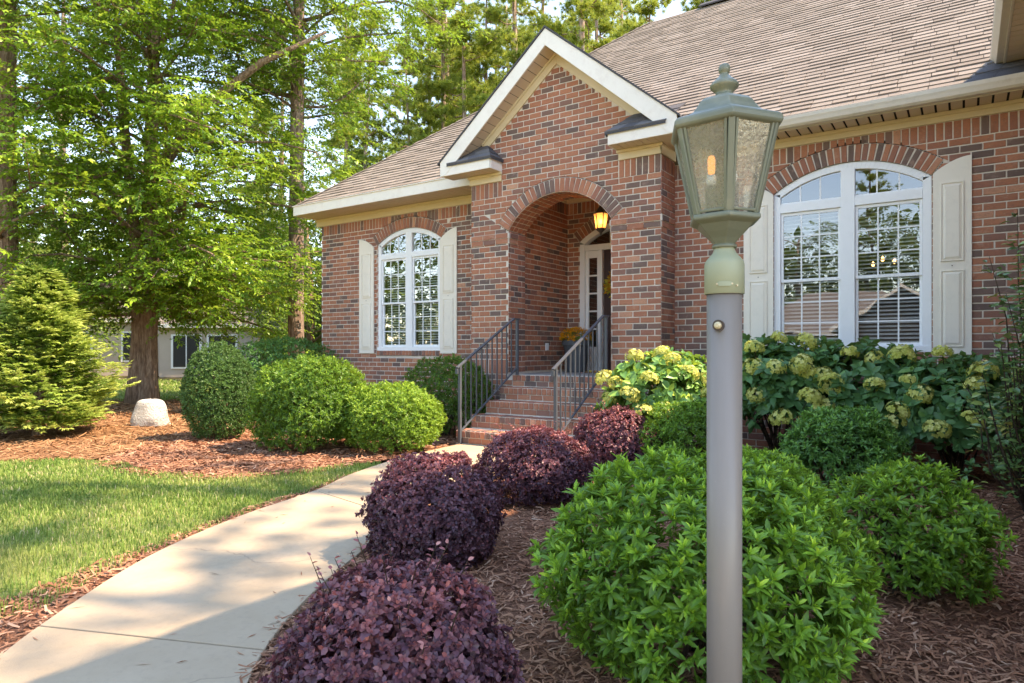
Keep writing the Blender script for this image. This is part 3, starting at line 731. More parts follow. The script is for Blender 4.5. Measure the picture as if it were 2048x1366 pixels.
for wi_ in range(len(WALLS)):
    ids = np.array([i for i in np.where(bW == wi_)[0] if i not in TOP], int)
    if len(ids):
        lx = sgnx[None] * (bL[ids][:, None] / 2 - inset[None]) + jit[ids, :, 0]; ly = sgny[None] * (bH[ids][:, None] / 2 - inset[None]) + jit[ids, :, 1]
        V = bC[ids][:, None] + lx[..., None] * bA[ids][:, None] + ly[..., None] * bU[ids][:, None] + zz[None, :, None] * bN[ids][:, None]
        F = (np.arange(len(ids))[:, None, None] * 8 + np.array(BF)[None]).reshape(-1, 4)
        np_obj('brickwork', V.reshape(-1, 3), F, M['brick'], walls[wi_], np.repeat(bT[ids], 8), 'stuff')
for wi_ in range(len(WALLS)):
    Vp, Fp, Tp = [], [], []
    for (w_, poly, N_) in BRKP:
        if w_ != wi_: continue
        m_ = len(poly); c_ = sum(poly, Vector((0, 0, 0))) / m_; o0 = len(Vp); tt = float(rng.normal(.15, .08) if rng.random() < .27 else rng.normal(.56, .18))
        Vp += [p - N_ * .003 for p in poly] + [p + (c_ - p).normalized() * .004 + N_ * .0075 for p in poly]; Tp += [min(max(tt, 0), 1)] * (2 * m_)
        Fp += [tuple(o0 + m_ + k for k in range(m_))] + [(o0 + k, o0 + (k + 1) % m_, o0 + m_ + (k + 1) % m_, o0 + m_ + k) for k in range(m_)]
    if Vp:
        me = bpy.data.meshes.new('cut_bricks'); b_ = BASE[H.name]; me.from_pydata([tuple(v - b_) for v in Vp], [], Fp)
        a_ = me.attributes.new('tint', 'FLOAT', 'POINT'); a_.data.foreach_set('value', np.array(Tp, dtype=np.float32)); link('cut_bricks', me, M['brick'], walls[wi_], 'stuff')
hb = BASE[H.name]
for i in sorted(TOP):
    key = (round(float(bL[i]), 2), round(float(bH[i]), 2), int(bT[i] * 9.99))
    if key not in mesh_cache:
        V = brick_verts(key[0] + .002, key[1]); V[:, :2] += rng.normal(0, .0012, (8, 2))
        me = np_mesh('brick', V, np.array(BF), np.full(8, (key[2] + .5) / 10)); me.materials.append(M['brick']); mesh_cache[key] = me
    me = mesh_cache[key]
    o = bpy.data.objects.new('brick', me); COL.objects.link(o); o.parent = walls[int(bW[i])]
    A_, U_, N_ = Vector(bA[i]), Vector(bU[i]), Vector(bN[i])
    m = Matrix((A_, U_, N_)).transposed().to_4x4(); m.translation = Vector(bC[i]) - hb
    o.matrix_basis = m

# ---- roof
EY, EZ, RM = 8.36, 3.94, .8134                    # eave line of the right wing and slope of the main roof
rz = lambda y: EZ + RM * (y - EY)
RY = 13.885; RZ = rz(RY)
RX0, CX0 = -5.72, -10.91
hipx = lambda y: CX0 + (y - 8.46) * (RX0 - CX0) / (RY - 8.46)
roof = Bag()
roof.add([(CX0, 8.46, rz(8.46) - .012), (-4.79, 8.46, rz(8.46) - .012), (-4.79, EY - .03, rz(EY - .03) - .012), (6.5, EY - .03, rz(EY - .03) - .012), (6.5, RY, RZ - .012), (RX0, RY, RZ - .012)], [(0, 1, 2, 3, 4, 5)])
roof.add([(CX0, 8.46, rz(8.46) - .012), (RX0, RY, RZ - .012), (CX0, 19.3, rz(8.46) - .012)], [(0, 1, 2)])
roof.add([(CX0, 19.3, rz(8.46) - .012), (RX0, RY, RZ - .012), (6.5, RY, RZ - .012), (6.5, 19.3, rz(8.46) - .012)], [(0, 1, 2, 3)])
roofo = roof.obj('roof', M['shingle'], H)
dirS = Vector((0, 1, RM)).normalized(); nrmS = Vector((0, -RM, 1)).normalized()
SH = []
EXPO = .128
slen = (RY - EY + .05) / dirS.y
for r_ in range(int(slen / EXPO) + 1):
    s0 = r_ * EXPO; y0 = EY - .05 + s0 * dirS.y
    if y0 > RY - .02: break
    x = max(hipx(y0 + .07), CX0) if y0 > 8.44 else -4.79
    xe = .36 + .0 * r_ if y0 < 8.9 else 3.0
    x += -rng.random() * .15
    while x < xe:
        wd = .16 + rng.random() * .22
        SH.append((x, x + wd, s0, rng.random(), rng.random() < .5)); x += wd
SH = np.array(SH)
def sh_verts(w_, thick, e=EXPO):
    # butt edge in front, tail tucked under the course above
    return np.array([(0, 0, 0), (w_, 0, 0), (w_, e * 1.12, .0), (0, e * 1.12, .0), (.002, 0, thick), (w_ - .002, 0, thick), (w_ - .002, e * 1.12, .002), (.002, e * 1.12, .002)])
SF = [(0, 1, 5, 4), (1, 2, 6, 5), (3, 0, 4, 7), (4, 5, 6, 7)]
cx_ = (SH[:, 0] + SH[:, 1]) / 2; cy_ = EY - .05 + (SH[:, 2] + .07) * dirS.y; cz_ = rz(cy_)
px, py, d = proj(np.c_[cx_, cy_, cz_])
vis = (px > 10) & (px < 2000) & (py > 5) & (d > 0) & ~((px > 1350) & (px < 1560) & (py > 120)) & ~((px < 1350) & (px > 900))
score = np.where(vis, (SH[:, 1] - SH[:, 0]) / np.maximum(d, .1) ** 2, -1)
TOPS = set(np.argsort(-score)[:300].tolist())
rest = [i for i in range(len(SH)) if i not in TOPS]
Bx = np.array([1., 0, 0]); By = np.array(dirS); Bz = np.array(nrmS)
VV = []; TT = []
for i in rest:
    v = sh_verts(SH[i, 1] - SH[i, 0] - .003, .021 if SH[i, 4] else .015)
    o0 = np.array([SH[i, 0], EY - .05, rz(EY - .05)]) + By * SH[i, 2]
    VV.append(o0 + v[:, :1] * Bx + v[:, 1:2] * By + v[:, 2:] * Bz); TT += [SH[i, 3]] * 8
F = (np.arange(len(rest))[:, None, None] * 8 + np.array(SF)[None]).reshape(-1, 4)
np_obj('shingles', np.concatenate(VV), F, M['shingle'], roofo, np.array(TT), 'stuff')
mc = {}
rotS = Matrix((Vector((1, 0, 0)), dirS, nrmS)).transposed().to_4x4()
for i in sorted(TOPS):
    key = (round(SH[i, 1] - SH[i, 0], 2), bool(SH[i, 4]), int(SH[i, 3] * 7.99))
    if key not in mc:
        me = np_mesh('shingle', sh_verts(key[0] - .002, .021 if key[1] else .015), np.array(SF), np.full(8, (key[2] + .5) / 8)); me.materials.append(M['shingle']); mc[key] = me
    o = bpy.data.objects.new('shingle', mc[key]); COL.objects.link(o); o.parent = roofo
    m = rotS.copy(); m.translation = Vector((SH[i, 0], EY - .05, rz(EY - .05))) + dirS * SH[i, 2] - hb
    o.matrix_basis = m
# hip caps and ridge vent
for k in range(26):
    t0, t1 = k / 26, (k + 1.12) / 26
    a = Vector((CX0, 8.46, rz(8.46))).lerp(Vector((RX0, RY, RZ)), t0); b = Vector((CX0, 8.46, rz(8.46))).lerp(Vector((RX0, RY, RZ)), min(t1, 1))
    cb = Bag(); s1 = Vector((.10, -.02, .02)); s2 = Vector((-.08, .10, -.02)); up = Vector((0, 0, .03)); u2 = Vector((0, 0, .018))
    cb.add([a + s1, a + up, a + s2, b + s1 - up * .2, b + u2, b + s2 - up * .2], [(0, 1, 4, 3), (1, 2, 5, 4), (0, 1, 2)]); cb.obj('hip_cap', M['shingle'], roofo)
Bag().prism([(-.16, -.06), (0, .045), (.16, -.06), (.16, -.03), (0, .085), (-.16, -.03)], lambda a, b, x: (x, RY + a, RZ + b), -4.6, 6.2).obj('ridge_vent', M['drip'], roofo)
# portico gable roof
GA = 5.70; GE = 4.09; GX = 1.93
for sx in (-1, 1):
    pts = [(-4.8, 7.885, GA), (-4.8, EY + (GA - EZ) / RM, GA), (-4.8 + sx * GX, EY + (GE - EZ) / RM + .1, GE), (-4.8 + sx * GX, 7.885, GE)]
    Bag().add(pts + [(x, y, z - .028) for x, y, z in pts], [(0, 1, 2, 3), (4, 7, 6, 5), (0, 3, 7, 4), (2, 1, 5, 6), (3, 2, 6, 7)]).obj('roof', M['slate'], H)
# rake boards, rake frieze, rake soffit with its panels
rake = lambda x, top: top - abs(x + 4.8) * GM
for sx in (-1, 1):
    xe = -4.8 + sx * 1.885
    Bag().prism([(-4.8, 5.665), (xe, rake(xe, 5.665)), (xe, 3.885), (xe - sx * .18, 3.885), (xe - sx * .21, 4.05), (-4.8, 5.435)] if False else
                [(-4.8, 5.665), (xe, rake(xe, 5.665)), (xe, 3.885), (xe - sx * .03, 3.885), (-4.8, 5.425)][:0] or
                [(-4.8, 5.665), (xe, rake(xe, 5.665)), (xe, 3.885), (xe - sx * .10, rake(xe - sx * .10, 5.43) - .055), (-4.8, 5.43)],
                lambda a, b, y: (a, y, b), 7.90, 7.925).obj('rake_board', M['trim'], H, bevel=.003)
    # frieze along the rake on the brick
    xf = -4.79 + sx * 1.30
    Bag().prism([(-4.79, 5.43), (xf, 5.43 - 1.30 * GM), (xf, 5.28 - 1.30 * GM), (-4.79, 5.28)], lambda a, b, y: (a, y, b), YP - .028, YP + .02).obj('frieze', M['tan'], H, bevel=.004)
    Bag().prism([(-4.79, 5.44), (xf, 5.44 - 1.30 * GM), (xf, 5.40 - 1.30 * GM), (-4.79, 5.40)], lambda a, b, y: (a, y, b), YP - .048, YP - .026).obj('crown_moulding', M['tan'], H, bevel=.004)
    n = 18; ux = 1.86 / n
    bk = Bag().add([(-4.8, 7.92, 5.44), (-4.8, YP, 5.44), (-4.8 + sx * 1.86, YP, 5.44 - 1.86 * GM), (-4.8 + sx * 1.86, 7.92, 5.44 - 1.86 * GM)], [(0, 1, 2, 3)]).obj('soffit', M['groove'], H)
    for i in range(n):
        xa, xb = -4.8 + sx * (i * ux + .004), -4.8 + sx * ((i + 1) * ux - .005)
        za, zb = rake(xa, 5.436), rake(xb, 5.436)
        Bag().add([(xa, 7.923, za), (xa, YP - .03, za), (xb, YP - .03, zb), (xb, 7.923, zb), (xa, 7.923, za - .007), (xa, YP - .03, za - .007), (xb, YP - .03, zb - .007), (xb, 7.923, zb - .007)],
                  [(4, 5, 6, 7), (0, 1, 5, 4), (2, 3, 7, 6), (1, 2, 6, 5), (0, 4, 7, 3)]).obj('soffit_panel', M['soffit'], bk)
    # eave return: boxed ledge with its own little hip of dark shingles
    x0, x1 = sorted((xe, -4.8 + sx * .95)); xi = -4.8 + sx * .95; xo = xe
    rt = Bag().box(x0, x1, 7.905, 7.93, 3.885, 4.045).box(xi - .012, xi + .012, 7.93, YP + .01, 3.885, 4.045).obj('eave_return', M['trim'], H, bevel=.003)
    fx0, fx1 = (PX0 - .02, -5.745) if sx < 0 else (-3.835, PX1 + .022)
    Bag().box(fx0, fx1, YP - .028, YP + .02, 3.752, 3.885).obj('frieze', M['tan'], rt, bevel=.004)
    Bag().box(fx0 - .02, fx1 + .02, YP - .055, YP - .024, 3.845, 3.884).obj('crown_moulding', M['tan'], rt, bevel=.006)
    bk = Bag().box(x0, x1, 7.93, YP, 3.895, 3.905).obj('soffit', M['groove'], rt)
    n = 9
    for i in range(n):
        a = x0 + .015 + (x1 - x0 - .03) * i / n; b = x0 + .015 + (x1 - x0 - .03) * (i + 1) / n
        q = Bag().box(a + .003, b - .005, 7.931, YP - .03, 3.887, 3.8945); o = q.obj('soffit_panel', M['soffit'], H)
    # little roof
    zr = 4.34; ov = .035
    pk = Vector((xi - sx * -.16, YP + .0, zr)) if False else Vector((xi + sx * .26, YP, zr))
    po = Vector((xo - sx * .0, YP, zr))
    A0 = Vector((xi - sx * ov, 7.885, 4.048)); A1 = Vector((xo - sx * .14, 7.885, 4.048)); A2 = Vector((xi - sx * ov, YP, 4.048))
    nrow = 3
    lo = Bag()
    lo.add([A0, A1, po, pk], [(0, 1, 2, 3)]).add([A0, pk, A2], [(0, 1, 2)]).add([A0, A1, A1 - Vector((0, 0, .03)), A0 - Vector((0, 0, .03))], [(0, 1, 2, 3)]).add([A0, A2, A2 - Vector((0, 0, .03)), A0 - Vector((0, 0, .03))], [(0, 1, 2, 3)])
    lr = lo.obj('roof', M['slate'], rt)
    for r_ in range(3):
        t0, t1 = r_ / 3, (r_ + 1.15) / 3
        L0, R0 = A0.lerp(pk, t0), A1.lerp(po, t0); L1, R1 = A0.lerp(pk, min(t1, 1)), A1.lerp(po, min(t1, 1))
        for c_ in range(4):
            a, b = (c_ + (.4 if r_ % 2 and c_ else 0)) / 4, min(1, (c_ + 1 + (.4 if r_ % 2 else 0)) / 4)
            up = Vector((0, -.006, .012)); u2 = Vector((0, -.001, .003))
            p = [L0.lerp(R0, a) + up, L0.lerp(R0, b) + up, L1.lerp(R1, b) + u2, L1.lerp(R1, a) + u2]
            V = np.array(p + [q - up for q in p]); np_obj('shingle', V, np.array([(0, 1, 2, 3), (0, 4, 5, 1), (1, 5, 6, 2), (3, 7, 4, 0)]), M['slate'], H, np.full(8, rng.random()))
        p = [A0.lerp(pk, t0), A2.lerp(Vector((A2.x, A2.y, A2.z)).lerp(pk, 0), 0).lerp(pk, t0), A2.lerp(pk, min(1, t1)), A0.lerp(pk, min(1, t1))]
        up = Vector((-sx * .008, 0, .012))
        V = np.array([p[0] + up, p[1] + up, p[2], p[3], p[0], p[1], p[2], p[3]]); np_obj('shingle', V, np.array([(0, 1, 2, 3), (0, 1, 5, 4)]), M['slate'], H, np.full(8, rng.random()))
# portico frieze returning along its right side
Bag().box(PX1 + .001, PX1 + .024, YP - .028, YR, 3.752, 3.885).obj('frieze', M['tan'], H, bevel=.003)
Bag().box(PX1 + .02, PX1 + .33, 7.93, YR, 3.886, 3.90).obj('soffit', M['soffit'], H)
# left wing eave
def eave(x0, x1, yf, yw, zs, zt, zfr, gut, pitch):
    gap = .013 if gut else .006
    fa = Bag().box(x0, x1, yf - .022, yf, zs - .012, zt).obj('fascia', M['trim'] if not gut else M['gutter'], H, bevel=.003)
    Bag().box(x0, x1, yw - .026, yw + .02, zfr, zs - .002).obj('frieze', M['tan'], H, bevel=.004)
    Bag().box(x0, x1, yw - .045, yw - .024, zs - .045, zs - .003).obj('crown_moulding', M['tan'], H, bevel=.006)
    bk = Bag().box(x0, x1, yf + .002, yw, zs + .010, zs + .02).obj('soffit', M['groove'], H)
    n = int((x1 - x0) / pitch)
    me = None
    for i in range(n):
        a = x0 + (x1 - x0) * i / n
        if me is None:
            q = Bag().box(a + gap, a + (x1 - x0) / n - gap * .7, yf + .003, yw - .03, zs, zs + .009).obj('soffit_panel', M['soffit'], bk); me = q.data
        else:
            q = bpy.data.objects.new('soffit_panel', me); COL.objects.link(q); q.parent = bk; q.location.x = (x1 - x0) * i / n
    return fa
eave(CX0 + .01, -6.30, 8.48, YL, 3.868, 4.03, FR, False, .13)
Bag().box(CX0, CX0 + .022, 8.46, 19.2, 3.856, 4.03).obj('fascia', M['trim'], H, bevel=.003)
Bag().box(CX0 + .022, -10.76, YL - .03, 19, 3.868, 3.88).obj('soffit', M['soffit'], H)
Bag().prism([(CX0 - .015, 0), (-4.79, 0), (-4.79, .014), (CX0 - .015, .014)], lambda a, b, y: (a, y, 4.03 + b), 8.44, 8.50).obj('drip_edge', M['trim'], H)
eave(-2.905, 1.12, EY, YR, 3.815, 3.93, 3.705, True, .125)
# gutter along the right wing, with its end cap
gp = [(EY - .024, 3.812), (EY - .09, 3.812), (EY - .115, 3.835), (EY - .125, 3.87), (EY - .135, 3.895), (EY - .14, 3.935), (EY - .128, 3.935), (EY - .122, 3.90), (EY - .112, 3.87), (EY - .10, 3.84), (EY - .085, 3.824), (EY - .024, 3.824)]
gu = Bag().prism(gp, lambda a, b, x: (x, a, b), -2.90, 1.12).obj('gutter', M['gutter'], H, bevel=.002)
Bag().prism(gp[:6] + [(EY - .024, 3.935)], lambda a, b, x: (x, a, b), -2.912, -2.902).obj('end_cap', M['trim'], gu)
# downspout behind the left corner
Bag().tube([(-10.84, 9.5, 3.86), (-10.80, 9.6, 3.6), (-10.80, 9.6, .1)], .04, 8).obj('downspout', M['bronze'], H)
# garage wing eave overhead on the right: fascia and gutter running towards the street
GX0, GZ = .33, 4.345
Bag().box(GX0, GX0 + .024, 1.9, 8.92, GZ - .15, GZ).obj('fascia', M['gutter'], H, bevel=.003)
Bag().prism([(GX0, GZ - .13), (GX0 - .06, GZ - .13), (GX0 - .10, GZ - .05), (GX0 - .11, GZ), (GX0, GZ)], lambda a, b, y: (a, y, b), 1.9, 8.9).obj('gutter', M['gutter'], H, bevel=.003)
bk = Bag().box(GX0 + .024, 1.15, 1.9, YR, GZ - .135, GZ - .12).obj('soffit', M['groove'], H)
for i in range(40):
    q = Bag().box(GX0 + .026, 1.12, 3.7 + i * .125 + .004, 3.7 + (i + 1) * .125 - .006, GZ - .146, GZ - .136).obj('soffit_panel', M['soffit'], bk)
Bag().box(1.125, 1.17, 2.3, YR, 4.10, GZ - .146).obj('frieze', M['tan'], H)
gr_ = Bag().add([(GX0 - .03, 1.85, GZ + .01), (GX0 - .03, 8.88, GZ + .01), (4.0, 12.2, GZ + 2.7), (4.0, 1.85, GZ + 2.7)], [(0, 1, 2, 3)]).add([(7.7, 1.85, GZ), (7.7, 12.2, GZ), (4.0, 12.2, GZ + 2.7), (4.0, 1.85, GZ + 2.7)], [(0, 1, 2, 3)]).obj('roof', M['shingle'], H)
Bag().add([(1.15, 2.3, 4.1), (7.2, 2.3, 4.1), (4.0, 2.3, 6.9)], [(0, 1, 2)]).obj('gable_wall', M['siding'], H)
# dark shingled cricket where the two roofs meet
ck = Bag()
p0, p1, p2 = Vector((-.02, EY - .02, rz(EY - .02) + .024)), Vector((.30, 8.86, rz(8.86) + .03)), Vector((.9, 8.86, rz(8.86) + .08)); p3 = Vector((1.0, EY - .02, rz(EY - .02) + .03))
ckr = ck.add([p0, p1, p2, p3], [(0, 1, 2, 3)]).add([p0, p3, p3 - Vector((0, 0, .03)), p0 - Vector((0, 0, .03))], [(0, 1, 2, 3)]).obj('cricket', M['slate'], roofo)
for r_ in range(3):
    a0, b0 = p0.lerp(p1, r_ / 3), p3.lerp(p2, r_ / 3); a1, b1 = p0.lerp(p1, (r_ + 1) / 3), p3.lerp(p2, (r_ + 1) / 3)
    for c_ in range(4):
        up = Vector((0, -.008, .014)); q = [a0.lerp(b0, c_ / 4) + up, a0.lerp(b0, (c_ + .97) / 4) + up, a1.lerp(b1, (c_ + .97) / 4) + up * .2, a1.lerp(b1, c_ / 4) + up * .2]
        np_obj('shingle', np.array(q + [k - up for k in q]), np.array([(0, 1, 2, 3), (0, 4, 5, 1)]), M['slate'], roofo, np.full(8, rng.random()))

# ---- windows
def box_obj(name, mat, parent, *b, bevel=.003): return Bag().box(*b).obj(name, mat, parent, bevel=bevel)
def window(uc, half, yb, zb, zf, rise, zt, meet, seed):
    """twin double-hung window with a segmental transom head; yb = brick face"""
    r = np.random.default_rng(seed)
    Rr = (half ** 2 + rise ** 2) / (2 * rise); zc = zf + rise - Rr
    W = Bag(); y0, y1 = yb + .015, yb + .12
    fw, mw = .085, .075
    # outer frame: sill, jambs, curved head
    W.box(uc - half, uc + half, y0 - .02, y1, zb, zb + .065); 
    W.box(uc - half, uc - half + fw, y0, y1, zb + .065, zf); W.box(uc + half - fw, uc + half, y0, y1, zb + .065, zf)
    Am = math.asin(half / Rr); n = 36
    Aa = [-Am + 2 * Am * i / n for i in range(n + 1)]
    ri = Rr - fw
    def hp(rad, a, y):
        x = rad * math.sin(a); return (uc + x, y, zc + rad * math.cos(a))
    out = [(hp(Rr, a, 0)[0], hp(Rr, a, 0)[2]) for a in Aa]
    Ai = math.asin((half - fw) / ri); inn = [(uc + ri * math.sin(-Ai + 2 * Ai * i / n), zc + ri * math.cos(-Ai + 2 * Ai * i / n)) for i in range(n + 1)]
    if inn[0][1] > zf: pass
    for i in range(n):
        W.prism([out[i], out[i + 1], inn[i + 1], inn[i]], lambda a, b, y: (a, y, b), y0, y1)
    W.prism([(uc - half, zf), (uc - half + fw, zf), inn[0]] if inn[0][1] < zf else [(uc - half, zf), (uc - half + fw, zf), inn[0], out[0]], lambda a, b, y: (a, y, b), y0, y1) if abs(inn[0][1] - zf) > .002 else None
    W.prism([(uc + half, zf), inn[-1], (uc + half - fw, zf)] if inn[0][1] < zf else [(uc + half, zf), out[-1], inn[-1], (uc + half - fw, zf)], lambda a, b, y: (a, y, b), y0, y1) if abs(inn[0][1] - zf) > .002 else None
    # mullion and transom
    W.box(uc - mw, uc + mw, y0 - .006, y1, zb + .065, zc + ri + .02)
    for s_ in (-1, 1):
        xa, xb = sorted((uc + s_ * mw, uc + s_ * (half - fw))); W.box(xa, xb, y0 - .004, y1, zt[0], zt[1])
    wo_ = W.obj('window', M['white'], H, bevel=.004)
    bl = Bag(); pane_n = 0
    for s_ in (-1, 1):
        xa, xb = sorted((uc + s_ * (mw + .002), uc + s_ * (half - fw - .002)))
        fr_ = .030
        for (z0, z1, yy) in ((zb + .067, meet + .02, y0 + .045), (meet - .02, zt[0] - .002, y0 + .020)):
            S = Bag(); S.box(xa, xa + fr_, yy, yy + .03, z0, z1); S.box(xb - fr_, xb, yy, yy + .03, z0, z1); S.box(xa + fr_, xb - fr_, yy, yy + .03, z0, z0 + .04 if z0 < meet - .1 else z0 + .036); S.box(xa + fr_, xb - fr_, yy, yy + .03, z1 - .036, z1)
            S.obj('sash', M['white'], wo_, bevel=.003)
            gx0, gx1, gz0, gz1 = xa + fr_, xb - fr_, z0 + .036, z1 - .034
            G = Bag()
            for i in (1, 2):
                x = gx0 + (gx1 - gx0) * i / 3; G.box(x - .008, x + .008, yy + .008, yy + .018, gz0, gz1)
                z = gz0 + (gz1 - gz0) * i / 3; G.box(gx0, gx1, yy + .0085, yy + .0175, z - .008, z + .008)
            G.obj('muntin', M['white'], wo_)
            for i in range(3):
                for j in range(3):
                    a, b = gx0 + (gx1 - gx0) * i / 3, gx0 + (gx1 - gx0) * (i + 1) / 3; c_, d_ = gz0 + (gz1 - gz0) * j / 3, gz0 + (gz1 - gz0) * (j + 1) / 3
                    e = r.normal(0, .00012, 4)
                    np_obj('pane', np.array([(a, yy + .013 + e[0], c_), (b, yy + .013 + e[1], c_), (b, yy + .013 + e[2], d_), (a, yy + .013 + e[3], d_)]), np.array([(0, 1, 2, 3)]), M['glass'], wo_)
        # transom light: three panes under the curve
        G = Bag(); yy = y0 + .03
        for i in range(3):
            a, b = xa + (xb - xa) * i / 3, xa + (xb - xa) * (i + 1) / 3
            top = lambda x: zc + math.sqrt(ri ** 2 - (x - uc) ** 2)
            xs = [a + (b - a) * k / 6 for k in range(7)]
            V = [(x, yy, zt[1]) for x in (a, b)] + [(x, yy, top(x) + .004) for x in reversed(xs)]
            me = bpy.data.meshes.new('pane'); hb_ = BASE[wo_.name]; me.from_pydata([(v[0] - hb_.x, v[1] - hb_.y, v[2] - hb_.z) for v in V], [], [tuple(range(len(V)))]); link('pane', me, M['glass'], wo_)
            if i: G.box(a - .008, a + .008, yy - .006, yy - .001, zt[1], top(a))
        # inner bead of the curved light
        G.box(xa, xb, yy - .012, yy + .01, zt[1], zt[1] + .02)
        G.obj('muntin', M['white'], wo_)
        # blind behind each sash pair
        z = zb + .07
        while z < zt[0] - .03:
            tl_ = .55; cy = yb + .19
            bl.add([(xa, cy - .022, z - .011), (xb, cy - .022, z - .011), (xb, cy + .022, z + .013), (xa, cy + .022, z + .013)], [(0, 1, 2, 3)]); z += .046
    o = bl.obj('blind', M['blind'], wo_); o['kind'] = 'stuff'
    # dark room behind
    rm = Bag(); x0, x1, yy0, yy1 = uc - half - .9, uc + half + .9, yb + .125, yb + 4.2
    rm.add([(x0, yy1, .9), (x1, yy1, .9), (x1, yy1, 3.75), (x0, yy1, 3.75)], [(0, 1, 2, 3)]).add([(x0, yy0, .9), (x0, yy1, .9), (x0, yy1, 3.75), (x0, yy0, 3.75)], [(0, 1, 2, 3)])
    rm.add([(x1, yy0, .9), (x1, yy1, .9), (x1, yy1, 3.75), (x1, yy0, 3.75)], [(0, 1, 2, 3)]).add([(x0, yy0, 3.75), (x1, yy0, 3.75), (x1, yy1, 3.75), (x0, yy1, 3.75)], [(0, 1, 2, 3)]).add([(x0, yy0, .9), (x1, yy0, .9), (x1, yy1, .9), (x0, yy1, .9)], [(0, 1, 2, 3)])
    rm.obj('room', M['room'], H)
    return wo_
window(-8.405, .785, YL, 1.215, 3.20, .25, (2.92, 3.01), 2.10, 1)
window(-1.14, .835, YR, 1.195, 3.14, .28, (2.905, 3.01), 2.07, 2)
# shutters with raised panels and scooped tops
def shutter(x0, x1, yb, zb, zin, zout, inner_right, mid):
    S = Bag(); n = 10; top = []
    for i in range(n + 1):
        u = i / n; v = math.sin(u * math.pi / 2) ** .9         # rises from the window side outwards
        x = x1 - (x1 - x0) * u if inner_right else x0 + (x1 - x0) * u
        top.append((x, zin + (zout - zin) * v))
    poly = [(top[-1][0], zb), (top[0][0], zb)] + top
    S.prism(poly, lambda a, b, y: (a, y, b), yb - .030, yb - .008)
    o = S.obj('shutter', M['shutter'], H, bevel=.003)
    wd = x1 - x0; st = .072
    for z0, z1 in ((zb + .085, mid - .05), (mid + .05, zin - .115)):
        a, b = x0 + st, x1 - st
        # recessed field with a raised centre
        P = Bag(); y = yb - .0305
        P.add([(a, y, z0), (b, y, z0), (b, y, z1), (a, y, z1), (a + .012, y + .010, z0 + .012), (b - .012, y + .010, z0 + .012), (b - .012, y + .010, z1 - .012), (a + .012, y + .010, z1 - .012),
               (a + .045, y - .004, z0 + .045), (b - .045, y - .004, z0 + .045), (b - .045, y - .004, z1 - .045), (a + .045, y - .004, z1 - .045)],
              [(4, 5, 9, 8), (5, 6, 10, 9), (6, 7, 11, 10), (7, 4, 8, 11), (8, 9, 10, 11)])
        for q in P.v[:]: pass
        P.v = [(p[0], p[1] - .012, p[2]) for p in P.v]
        P.obj('panel', M['shutter'], o)
        F = Bag(); F.box(a - .0, a + .012, yb - .044, yb - .029, z0, z1); F.box(b - .012, b, yb - .044, yb - .029, z0, z1); F.box(a + .012, b - .012, yb - .044, yb - .029, z0, z0 + .012); F.box(a + .012, b - .012, yb - .044, yb - .029, z1 - .012, z1)
        F.obj('panel_moulding', M['shutter'], o, bevel=.003)
    Bag().tube([((x0 + x1) / 2, yb - .028, mid), ((x0 + x1) / 2, yb - .036, mid)], .006, 8).obj('screw', M['bronze'], o)
shutter(-9.655, -9.265, YL, 1.165, 3.17, 3.345, True, 2.17)
shutter(-7.63, -7.255, YL, 1.165, 3.17, 3.345, False, 2.17)
shutter(-2.325, -1.965, YR, 1.165, 3.14, 3.305, True, 2.13)
shutter(-.292, .062, YR, 1.165, 3.15, 3.305, False, 2.13)

# ---- porch: floor, ceiling, door set
Bag().box(SX0 - .2, PXR + .1, SY + .10, YB + .1, PF - .15, PF + .004).obj('porch_floor', M['porch'], H, bevel=.004)
Bag().box(PXL - .05, PXR + .05, YP + JD - .02, YB + .05, 3.88, 3.92).obj('porch_ceiling', M['soffit'], H)
Bag().box(PXL, PXR, YB - .025, YB + .02, 3.772, 3.88).obj('frieze', M['tan'], H, bevel=.004)
Bag().box(PXL, PXL + .025, YP + JD, YB - .025, 3.772, 3.88).obj('frieze', M['tan'], H, bevel=.004)
D = Bag(); dx0, dx1, dz = -5.49, -3.83, 3.08; yf = YB + .02
RiD = RD - .09
def dprof(r_, m=24):
    a = math.asin(min(.83 - (RD - r_), r_) / r_); return [(-4.66 + r_ * math.sin(-a + 2 * a * i / m), zcD + r_ * math.cos(-a + 2 * a * i / m)) for i in range(m + 1)]
po_, pi_ = dprof(RD), dprof(RD - .09)
for i in range(24): D.prism([po_[i], po_[i + 1], pi_[i + 1], pi_[i]], lambda a, b, y: (a, y, b), yf - .03, yf + .10)
D.box(dx0, dx0 + .09, yf - .03, yf + .10, PF, pi_[0][1]); D.box(dx1 - .09, dx1, yf - .03, yf + .10, PF, pi_[0][1])
D.box(dx0 + .09, dx1 - .09, yf - .02, yf + .10, 2.92, 3.02)
D.box(dx0 + .36, dx0 + .42, yf - .02, yf + .10, PF, 2.92); D.box(dx1 - .42, dx1 - .36, yf - .02, yf + .10, PF, 2.92)
dfr = D.obj('door_frame', M['white'], H, bevel=.005)
